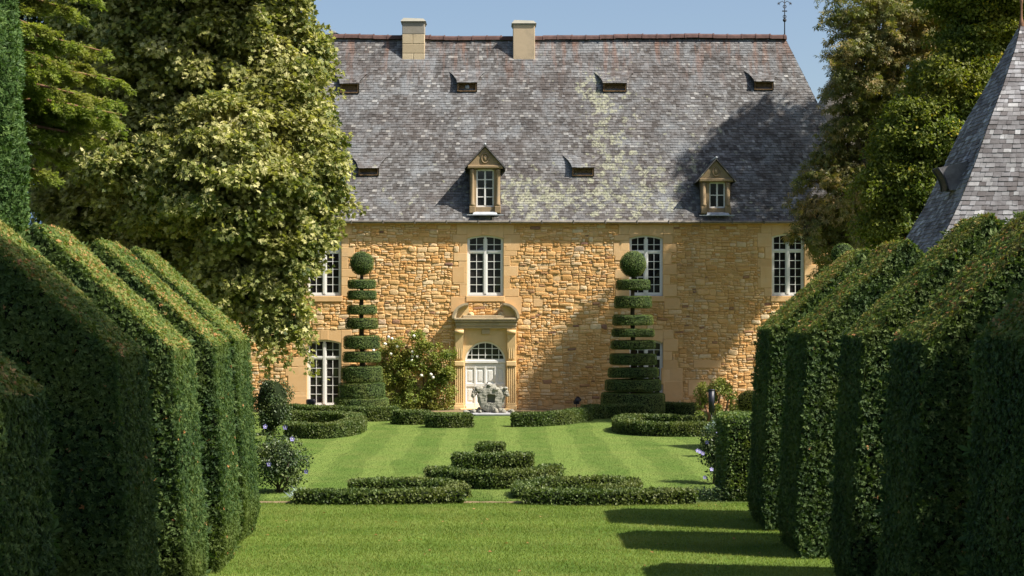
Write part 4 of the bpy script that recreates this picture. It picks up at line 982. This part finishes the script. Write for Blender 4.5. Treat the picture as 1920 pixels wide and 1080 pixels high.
# trained shrub with bare reddish stems
def trained():
    D=55.0; t=thing('trained_shrub',P(1338,800,D)[:2]+(0,),'gnarled trained shrub with bare orange brown stems in front of the house wall','shrub')
    z=lambda py: EYE-(py-HY)*D/F; X=lambda p:(p-VX)*D/F
    for pts in ([(1352,812),(1358,785),(1362,760),(1368,735)],[(1350,812),(1342,780),(1348,750),(1352,728)],[(1322,812),(1316,780),(1312,750),(1314,728)],[(1358,812),(1368,780),(1372,752),(1370,738)],[(1326,812),(1330,780),(1322,760)]):
        st=MB(); st.tube([(X(a)+rnd.uniform(-.02,.02),D+rnd.uniform(-.15,.1),max(0,z(b)) if i else 0) for i,(a,b) in enumerate(pts)],[.06,.05,.04,.02][:len(pts)],7); st.build('stem',M['redb'],t)
    mb=MB(); r=np.random.RandomState(4)
    for (a,b,q) in ((1313,738,13),(1312,760,9),(1316,726,10),(1344,722,13),(1356,730,12),(1335,732,10),(1370,742,11),(1374,765,9),(1366,728,9),(1352,716,8),(1340,745,9),(1310,778,8),(1374,785,9),(1345,765,8),(1330,795,9),(1322,750,8)):
        n=360; u=nrmz(r.normal(0,1,(n,3))); p=np.array([X(a),D+r.uniform(-.2,.2),z(b)])+u*(r.rand(n,1)**.5)*q*D/F*np.array([1,1.2,1.1]); scatter(mb,T_LEAF,p,nrmz(u+r.normal(0,.6,(n,3))),nrmz(u+[0,0,.5]),.07*r.uniform(.6,1.3,n),r.rand(n)*.9)
    mb.build('foliage',M['rose'],t)
trained()
# climbing rose on the wall
def rose():
    D=WY-.35; t=thing('climbing_rose',P(785,770,D)[:2]+(0,),'climbing rose with white blooms on the wall just left of the door','climber')
    r=np.random.RandomState(9); X=lambda p:(p-VX)*D/F; Z=lambda p:EYE-(p-HY)*D/F
    for k in range(7):
        st=MB(); x=X(745+k*14); pts=[(x,D+.1,0)]
        for j in range(1,6): pts.append((x+(k-5)*.08*j+r.uniform(-.15,.15),D+r.uniform(0,.25),j*.62))
        st.tube(pts,[.03,.028,.024,.02,.014,.008],6); st.build('stem',M['bark'],t)
    mb=MB()
    for k in range(170):
        px=r.uniform(712,850); top=632 if px<745 else (622 if px<790 else 640+ (px-790)*.25); py=r.uniform(top,768)
        if r.rand()<.35 and px>800 and py>735: continue
        e=np.array([X(px),D-.05+r.uniform(-.32,.2),Z(py)]); n=int(r.uniform(60,170)); u=nrmz(r.normal(0,1,(n,3))); p=e+u*(r.rand(n,1)**.5)*r.uniform(.16,.34)*np.array([1,.8,.9]); p[:,2]=np.maximum(p[:,2],.05); p[:,1]=np.minimum(p[:,1],WY-.06)
        scatter(mb,T_LEAF,p,nrmz(u*[1,1,.4]+r.normal(0,.5,(n,3))+[0,-.3,.1]),nrmz(u+[0,-.5,.7]),.085*r.uniform(.6,1.3,n),np.clip(r.rand(n)*.8+.1+.12*r.normal(),0,1),0,1.1)
    mb.build('foliage',M['rose'],t)
    for i,q in enumerate(((733,664),(773,668),(773,660),(782,669),(772,676),(790,704),(808,702),(728,632),(735,635),(700,657),(776,630),(745,650),(812,708),(722,645))):
        p=P(q[0],q[1],D-.42); b=MB(); b.blob(p,(.065,.05,.06),i,.25,10,7,0,.5,3); b.build('blossom',M['white_petal'],t)
rose()
def spiky(px,py,D,label):
    x,y,_=P(px,py,D); mb=MB(); n=170; r=np.random.RandomState(int(px)); d=np.c_[r.normal(0,.6,(n,2)),r.uniform(.1,1,n)]
    p=np.array([x,y,.02])+np.c_[r.normal(0,.10,(n,2)),np.zeros(n)]; scatter(mb,(np.array([(0,0,0),(.06,.4,.1),(0,1,-.1),(-.06,.4,.1)]),np.array([(0,1,2,3)])),p,d,r.normal(0,1,(n,3))+[0,0,1],r.uniform(.15,.32,n),r.rand(n))
    mb.build('grey_leaved_plant',M['glauc'],label=label,category='plant',group='grey leaved clumps at the lawn edge')
spiky(565,938,33.9,'silvery grey leaved clump at the left end of the front box hedge'); spiky(1277,936,33.9,'silvery grey leaved clump at the right end of the front box hedge'); 
x,y,z=P(1341,792,44); 
mb=MB(); n=160; r=np.random.RandomState(2); u=nrmz(r.normal(0,1,(n,3))); u[:,2]=np.abs(u[:,2]); scatter(mb,T_LEAF,np.array([x,y,.75])+u*.08,u+[0,0,.3],r.normal(0,1,(n,3)),r.uniform(.10,.24,n),r.rand(n)); mb.tube([(x,y,0),(x,y,.8)],.03,6,0)
mb.build('pale_leaved_plant',M['glauc'],label='small pale blue green plant in front of the trained shrub',category='plant')
# ivy and low ground cover at the foot of the front hedges
def cover(x0,x1,y0,y1,n,label,seed,m='shrub',h=.10):
    r=np.random.RandomState(seed); mb=MB(); p=np.c_[r.uniform(x0,x1,n),r.uniform(y0,y1,n),r.uniform(.01,h,n)]; k=wob(p*2.2,seed)>-.1; p=p[k]; q=len(p)
    scatter(mb,T_LEAF,p,r.normal(0,1,(q,3))*[1,1,.4]+[0,-.3,.2],r.normal(0,.5,(q,3))+[0,-.3,1],.06*r.uniform(.6,1.3,q),r.rand(q)); mb.build('ground_cover',M[m],label=label,category='ground cover',kind='stuff')
cover(-4.4,4.4,YE+.05,YE+.35,3200,'low ivy and weeds creeping along the foot of the front box hedges',4,'rose')
cover(4.3,6.0,YE+.1,34.0,1500,'low dark planting at the foot of the right hibiscus bush',5,'shrub',.3)

# ------------------------------------------------------------------ trees
def P3(px,py,D): return np.array(P(px,py,D))
def tree(name,cat,label,base,limbs,ells,mats,tpl,size,dens,clr,seed,bark='bark',trunk_r=.35,droop=.3,keep=None,wid=1.0,fill=.25,tops=None,sprays=0,crown_name='crown'):
    """ells: list of (centre, radii); leaves grow in many small clumps on and inside them"""
    r=np.random.RandomState(seed); t=thing(name,tuple(base),label,cat); base=np.array(base,float)
    tk=MB(); top=base.copy(); 
    hz=limbs[0][2]
    tk.tube([base,base+np.array([.05,0,hz*.5]),np.array(limbs[0])],[trunk_r*1.25,trunk_r,trunk_r*.8],12,0)
    tk.build('trunk',M[bark],t)
    fk=np.array(limbs[0]); lb=MB()
    for (c,rad) in ells:
        c=np.array(c); m=(fk+c)/2+r.normal(0,.25,3)+np.array([0,0,-.2]); L=np.linalg.norm(c-fk)
        lb.tube([fk,m,c],[trunk_r*.45,trunk_r*.28,trunk_r*.10],8)
        for k in range(5):
            e=c+nrmz(r.normal(0,1,3))*np.array(rad)*.85; lb.tube([m+(c-m)*r.uniform(.2,1),(c+e)/2+r.normal(0,.15,3),e],[trunk_r*.13,trunk_r*.07,.012],5)
    lb.build('limbs',M[bark],t)
    mb=MB()
    for (c,rad) in ells:
        c=np.array(c,float); rad=np.array(rad,float)*np.ones(3); vol=4.19*rad.prod(); area=12.6*(rad.prod()**(2/3)); n=max(3,int(area/(clr*clr)*dens[0]))
        for k in range(n):
            u=nrmz(r.normal(0,1,3)); f=r.uniform(.68,1.12) if r.rand()>fill else r.uniform(.2,.75); e=c+u*rad*f; cr=clr*r.uniform(.4,1.3)
            if keep is not None and not keep(e): continue
            q=int(dens[1]*cr*cr/(clr*clr)*r.uniform(.6,1.3)); v=nrmz(r.normal(0,1,(q,3))); v[:,2]=np.where(v[:,2]<-.35,-v[:,2],v[:,2])
            p=e+v*(r.rand(q,1)**.45)*cr*np.array([1,1,.75]); out=nrmz(v+.6*u)
            d=nrmz(v*.6+r.normal(0,.6,(q,3))+np.array([0,0,-droop])); nn=nrmz(out*.7+np.array([0,0,.55])+.45*r.normal(0,1,(q,3)))
            tone=.16*r.normal()
            scatter(mb,tpl,p,d,nn,size*r.uniform(.6,1.25,q),np.clip(r.rand(q)*.75+.12+tone,0,1),0,wid)
    for (c,rad) in ells:
        for k in range(sprays):
            u=nrmz(r.normal(0,1,3)*np.array([1,.9,.8])); s0=np.array(c)+u*np.array(rad)*r.uniform(.85,1.05); dd=nrmz(u*np.array([1,1,.5])+[0,0,-.25]+r.normal(0,.25,3)); ln=r.uniform(.5,1.2); n=int(46*ln)+12
            q=np.sort(r.rand(n))[:,None]; p=s0+dd*ln*q+np.array([0,0,-.35])*ln*q**2+r.normal(0,.10,(n,3))
            lb2=[tuple(s0-dd*.4),tuple(s0+dd*ln*.5+[0,0,-.09*ln]),tuple(s0+dd*ln+[0,0,-.35*ln])]; mb.tube(lb2,[.018,.012,.004],4,1)
            scatter(mb,tpl,p,nrmz(dd*.6+r.normal(0,.6,(n,3))+[0,0,-.3]),nrmz(r.normal(0,.45,(n,3))+[0,0,.9]),size*r.uniform(.6,1.2,n),np.clip(r.rand(n)*.8+.15,0,1),0,wid)
    mats=list(mats)+[M[bark]]
    mb.build(crown_name,mats,t); return t
def E(px,py,D,rpx,ry=None,rd=None):
    s=D/F; return (P3(px,py,D),(rpx*s,(rd if rd else rpx*s),(ry or rpx)*s))
# the plane tree on the left
D=51.0
pe=[E(430,70,D,130,140),E(330,150,D+1,170,170),E(515,200,D-.5,88,120),E(555,125,D,52,80),E(545,330,D-1,88,100),E(440,330,D-1.5,140,140),E(300,330,D,150,120),E(200,230,D+1.5,120,160),E(600,370,D-.5,42,70),
    E(470,480,D-1,110,80),E(560,455,D-1,48,60),E(520,545,D-1.3,42,70),E(440,545,D-1,70,55),E(505,610,D-1.4,22,45),E(548,600,D-1.3,16,40),E(240,60,D+1,130,120),E(370,-80,D,200,130),E(520,20,D,52,80),E(520,-70,D,50,100),E(190,390,D+2,100,80),E(340,470,D+1,110,60),E(130,330,D+3,70,80)]
tree('plane_tree','tree','huge plane tree with pale green maple like leaves overhanging the left half of the house',(-9.6,D+1,0),[P3(380,560,D+1)],pe,[M['plane']],T_PLANE,.168,(1.5,135),.60,41,'paleb',.42,.35,wid=1.0,fill=.14,sprays=9)
# dark trees beyond it that close the view
tree('shade_tree','tree','dark leaved tree standing behind the trunk of the plane tree on the left',(-15.2,58,0),[P3(190,500,58)],[E(170,250,58,130,190),E(100,120,58,110,120),E(290,120,59,120,120),E(250,400,58,110,90),E(130,430,58,60,60),E(190,-20,58,160,100)],[M['dark']],T_LEAF,.26,(1.5,60),.8,42,'bark',.3,.3,fill=.4)
# conifer branch mass, far left
def conifer():
    D=35.5; x=P(-70,0,D)[0]; t=thing('conifer_tree',(x,D,0),'conifer with layered feathery branches reaching in from the left above the yew hedges','tree')
    r=np.random.RandomState(5); tk=MB(); tk.tube([(x,D,0),(x,D,6),(x,D,13)],[.3,.22,.1],10); tk.build('trunk',M['redb'],t); mb=MB(); bl=MB()
    spec=[(232,232,.9),(215,150,.8),(190,95,.9),(135,20,.8),(228,215,.3),(200,262,.6),(120,300,.7),(128,205,.8),(160,180,-.4),(110,120,-.3),(95,330,.3),(225,195,1.5),(90,60,0),(150,250,1.2),(70,160,.2),(60,240,.5),(165,130,1.5),(60,20,.6),(110,-20,.5),(170,-10,1.2)]
    for (px,py,dy) in spec:
        e=P3(px,py,D+dy-1); s=np.array([x,D,e[2]+.35+r.uniform(-.2,.3)]); m=(s+e)/2+[0,0,.25]; bl.tube([s,m,e],[.07,.045,.012],6)
        L=np.linalg.norm(e-s)
        for k in range(int(34*L/2.5)):
            tt=r.uniform(.12,1.0); c=(1-tt)**2*s+2*tt*(1-tt)*m+tt*tt*e; side=r.choice([-1,1]); dr=nrmz(np.array([r.uniform(.3,1),side*r.uniform(.1,.9),-r.uniform(0,.35)])); ln=r.uniform(.25,.62)*(1.15-.4*tt)
            n=75; q=r.rand(n,1); p=c+dr*ln*q+r.normal(0,.045,(n,3))*[1,1,.8]+np.array([0,0,-.16])*q**2
            d=nrmz(dr+r.normal(0,.55,(n,3))+[0,0,-.15]); scatter(mb,T_TUFT,p,d,nrmz(r.normal(0,.5,(n,3))+[0,0,1]),.085*r.uniform(.6,1.3,n),np.clip(r.rand(n)*.7+.15+.15*r.normal(),0,1),0,1.2)
    bl.build('limbs',M['redb'],t); mb.build('crown',M['conif'],t)
conifer()
def cypress(px,D,R,H,label,seed):
    x=(px-VX)*D/F-R; t=thing('cypress_tree',(x,D,0),label,'tree'); tk=MB(); tk.tube([(x,D,0),(x,D,H*.7)],[.16,.06],8); tk.build('trunk',M['bark'],t)
    V=[];n=26;m=22
    for i in range(m+1):
        z=.3+(H-.3)*i/m; f=min(1,(i/m)*6)**.5*min(1,(1-i/m)*3.2+.03)**.7
        for k in range(n): a=2*math.pi*k/n; rr=R*f*(1+.10*math.sin(3*a+i*.7)+.06*math.sin(7*a-i)); V.append((x+rr*math.cos(a),D+rr*math.sin(a),z))
    Fc=[(i*n+k,i*n+(k+1)%n,(i+1)*n+(k+1)%n,(i+1)*n+k) for i in range(m) for k in range(n)]
    mb=MB(); mb.add(shrink(V,(x,D,H/2),np.array([.88,.88,.98])),Fc,1,.3); foliage(mb,V,Fc,1000,.12,.5,.07,T_TUFT,0,.9,.08,2.2,seed=seed); mb.build('crown',[M['cyp'],M['yewcore']],t)
cypress(36,33,.85,13.5,'narrow upright cypress column at the left picture edge',3)
# right hand trees
D=61.5
ce=[E(1630,40,D,62,70),E(1606,125,D-.5,42,66),E(1640,150,D,80,80),E(1690,60,D+.5,90,75),E(1770,40,D+1,90,90),E(1730,150,D,80,60),E(1590,215,D-.5,24,35),E(1580,300,D,42,70),E(1560,390,D-.3,48,60),E(1545,430,D-.5,40,48),E(1590,440,D,50,60),E(1575,510,D,40,50),E(1610,320,D+.8,34,60),E(1640,250,D+1,60,60),
    E(1670,-45,64.8,60,55),E(1730,-110,65.0,80,70),E(1790,-60,65.2,80,70),E(1640,-70,64.6,36,45),E(1512,440,D-1.2,12,22),E(1528,330,D-.5,8,14)]
tree('chestnut_tree','tree','brownish green chestnut tree with drooping leaf fans against the right end of the house roof',(15.1,D+.5,0),[P3(1610,420,D)],ce,[M['chest']],T_PALM,.23,(1.05,44),.66,43,'bark',.38,.75,fill=.15,sprays=5)
D=54.5
ae=[E(1840,50,D+1,85,80),E(1800,170,D+.3,90,70),E(1715,245,D-.5,65,50),E(1775,265,D,85,70),E(1680,350,D-.5,60,60),E(1740,360,D,80,70),E(1700,430,D-.3,75,60),E(1660,300,D,36,50),E(1665,440,D,40,40),E(1850,-40,D+1,130,90),E(1880,140,D+3,90,100)]
tree('ash_tree','tree','fresh green tree with fine leaves between the chestnut and the pavilion roof on the right',(15.9,D+.5,0),[P3(1740,430,D)],ae,[M['ash']],T_LEAF,.14,(1.8,120),.50,44,'bark',.32,.25,fill=.22,sprays=5)
# tall tree beside the camera position: its shade lies over the nearest hedges
def ct(x,y,z,a,b,c): return (np.array([x,y,z]),(a,b,c))
tree('lime_tree','tree','tall lime tree outside the picture to the right, shading the nearest yew hedges',(12.5,9.5,0),[(12.5,9.5,5)],[ct(12.2,14.0,9.5,2.8,2.5,3.6),ct(11.8,12.0,14.5,3.3,3.4,4),ct(11.0,10.9,20.0,3.9,3.5,5.0),ct(11,5,19,4,3.5,5),ct(12,6,12,3.6,4,4.5)],[M['dark']],T_LEAF,.48,(1.9,44),1.3,45,'bark',.4,.2,fill=.3,wid=1.5)

# ------------------------------------------------------------------ sculpture, pots, lamps, bird
def sculpture():
    D=62.5; s=D/F; X=lambda p:(p-VX)*s; Z=lambda p:EYE-(p-HY)*s
    t=thing('stone_fountain',(X(920),D,0),'grey stone fountain with a pierced disc and rough figures before the white door','sculpture')
    sl=MB(); sl.box(X(876),X(960),D-.75,D+.6,.02,Z(773),0,.6,.02); sl.box(X(880),X(956),D-.72,D+.5,0,.03,0,.3); sl.build('slab',M['steel'],t)
    cx,cz=X(920.6),Z(747); R=.55; mb=MB(); n=64; hx,hz=.16,.165; V=[]; m=12
    rad=[0,.04,.16,.32,.5,.68,.84,.95,1.0]
    for k in range(n):
        a=2*math.pi*k/n; c,s_=math.cos(a),math.sin(a); rr=R*(1+.025*math.sin(5*a)+.02*math.sin(13*a+1)); q=max(abs(c)/hx,abs(s_)/hz); h0=np.array([c,s_])/q; h1=np.array([c,s_*.97])*rr
        V.append((cx+h0[0],D+.1,cz+h0[1]))
        for f in rad: p=h0+(h1-h0)*f; V.append((cx+p[0],D-.24+.10*max(0,f-.6)**2/.16*.9+(.03 if f==0 else 0),cz+p[1]))
        V.append((cx+h1[0]*1.0,D+.05,cz+h1[1])); V.append((cx+h1[0]*.93,D+.24,cz+h1[1]*.93))
    V=np.array(V); nz=.022*wob(V*9,3)+.016*wob(V*21,8); V[:,1]+=nz*1.2; V[:,0]+=nz*.6; V[:,2]+=.6*np.roll(nz,5)
    Fc=[(m*k+j,m*k+j+1,m*((k+1)%n)+j+1,m*((k+1)%n)+j) for k in range(n) for j in range(m-1)]; mb.add(V,Fc,0,.6,False)
    mb.box(cx-.2,cx+.2,D+.06,D+.12,cz-.2,cz+.2,0,.1); mb.build('pierced_disc',M['grey'],t)
    r=random.Random(5)
    def fig(parts,sd,lab=None):
        mb=MB()
        for i,(px,py,a,b) in enumerate(parts): mb.blob((X(px),D-.05+r.uniform(-.12,.08),Z(py)),(a*s,.8*min(a,b)*s+.05,b*s),sd+i,.34,26,18,0,r.random(),4.6)
        mb.build('dolphin_figure',M['grey'],t)
    fig([(905,733,7,5),(898,731,8,6),(890,736,5,6),(887,741,3.5,4),(895,727,5,3),(902,728,4,4)],11)
    fig([(921,727,10,5),(912,730,6,5),(930,730,6,4),(918,723,5,3),(927,725,4,3)],21)
    fig([(938,731,7,6),(946,735,7,6),(951,740,4,3.5),(948,728,4,3),(936,738,5,5)],31)
    mb=MB()
    for k in range(46):
        px=r.uniform(872,962); h=(9-abs(px-918)*.10)*r.uniform(.5,1); mb.blob((X(px),D+r.uniform(-.45,.3),Z(773)+h*s*.45),(r.uniform(2.2,5)*s,r.uniform(.06,.14),h*s*.75),k,.38,16,12,0,r.random(),4.2)
    mb.build('rockwork',M['grey'],t)
sculpture()
x,y,z=P(583,760,65.1); mb=MB(); mb.lathe([(.13,0),(.17,.12),(.21,.36),(.20,.46),(.17,.49),(.15,.49),(.14,.40),(.02,.38)],(x,y,0.0),18); mb.build('plant_pot',M['navy'],label='dark blue glazed pot at the foot of the tall white window on the left',category='pot')
def spot(px,py,D,zh,label,wall):
    x,y,_=P(px,py,D); t=thing('garden_spotlight',(x,y,0),label,'spotlight'); mb=MB()
    mb.tube([(x,y,0),(x,y,zh)],.022,6); mb.build('stake',M['iron'],t); h=MB()
    if wall: h.tube([(x-.05,y-.02,zh),(x+.10,y+.12,zh+.16)],[.10,.13],12); h.box(x-.12,x+.12,y-.06,y+.06,zh-.06,zh+.02)
    else: h.tube([(x,y,zh),(x,y,zh+.78)],[.10,.115],12); h.lathe([(.12,0),(.13,.03),(.12,.05)],(x,y,zh+.76),12)
    h.build('lamp_head',M['navy'],t)
spot(1081,752,65.0,.35,'small dark spotlight at the foot of the wall between the two disc topiaries',True)
spot(1334,740,54.3,.62,'slim dark blue tube spotlight in front of the trained shrub',False)
def pigeon():
    D=RY; x,y,z=P(625,66,D); t=MB(); z=RZ+.26
    t.blob((x,y,z),(.15,.09,.09),1,.04,14,10); t.tube([(x-.08,y,z+.03),(x-.13,y,z+.13)],[.065,.045],10); t.blob((x-.145,y,z+.165),(.05,.04,.045),2,.03,10,8); t.tube([(x-.18,y,z+.16),(x-.225,y,z+.15)],[.014,.004],6)
    t.add([(x+.10,y-.05,z+.01),(x+.30,y-.04,z-.07),(x+.30,y+.04,z-.07),(x+.10,y+.05,z+.01),(x+.10,y,z-.04),(x+.28,y,z-.09)],[(0,1,2,3),(0,4,5,1),(3,2,5,4)],0,.3)
    for s in (-.03,.03): t.tube([(x,y+s,z-.06),(x,y+s,z-.14)],.010,5)
    t.build('pigeon',plain('pigeon_grey',(.16,.17,.19),.7,.2,30,.3),label='grey pigeon perched on the ridge tiles near the plane tree',category='bird')
pigeon()
for o in sc.objects:
    if '_w' in o: del o['_w']
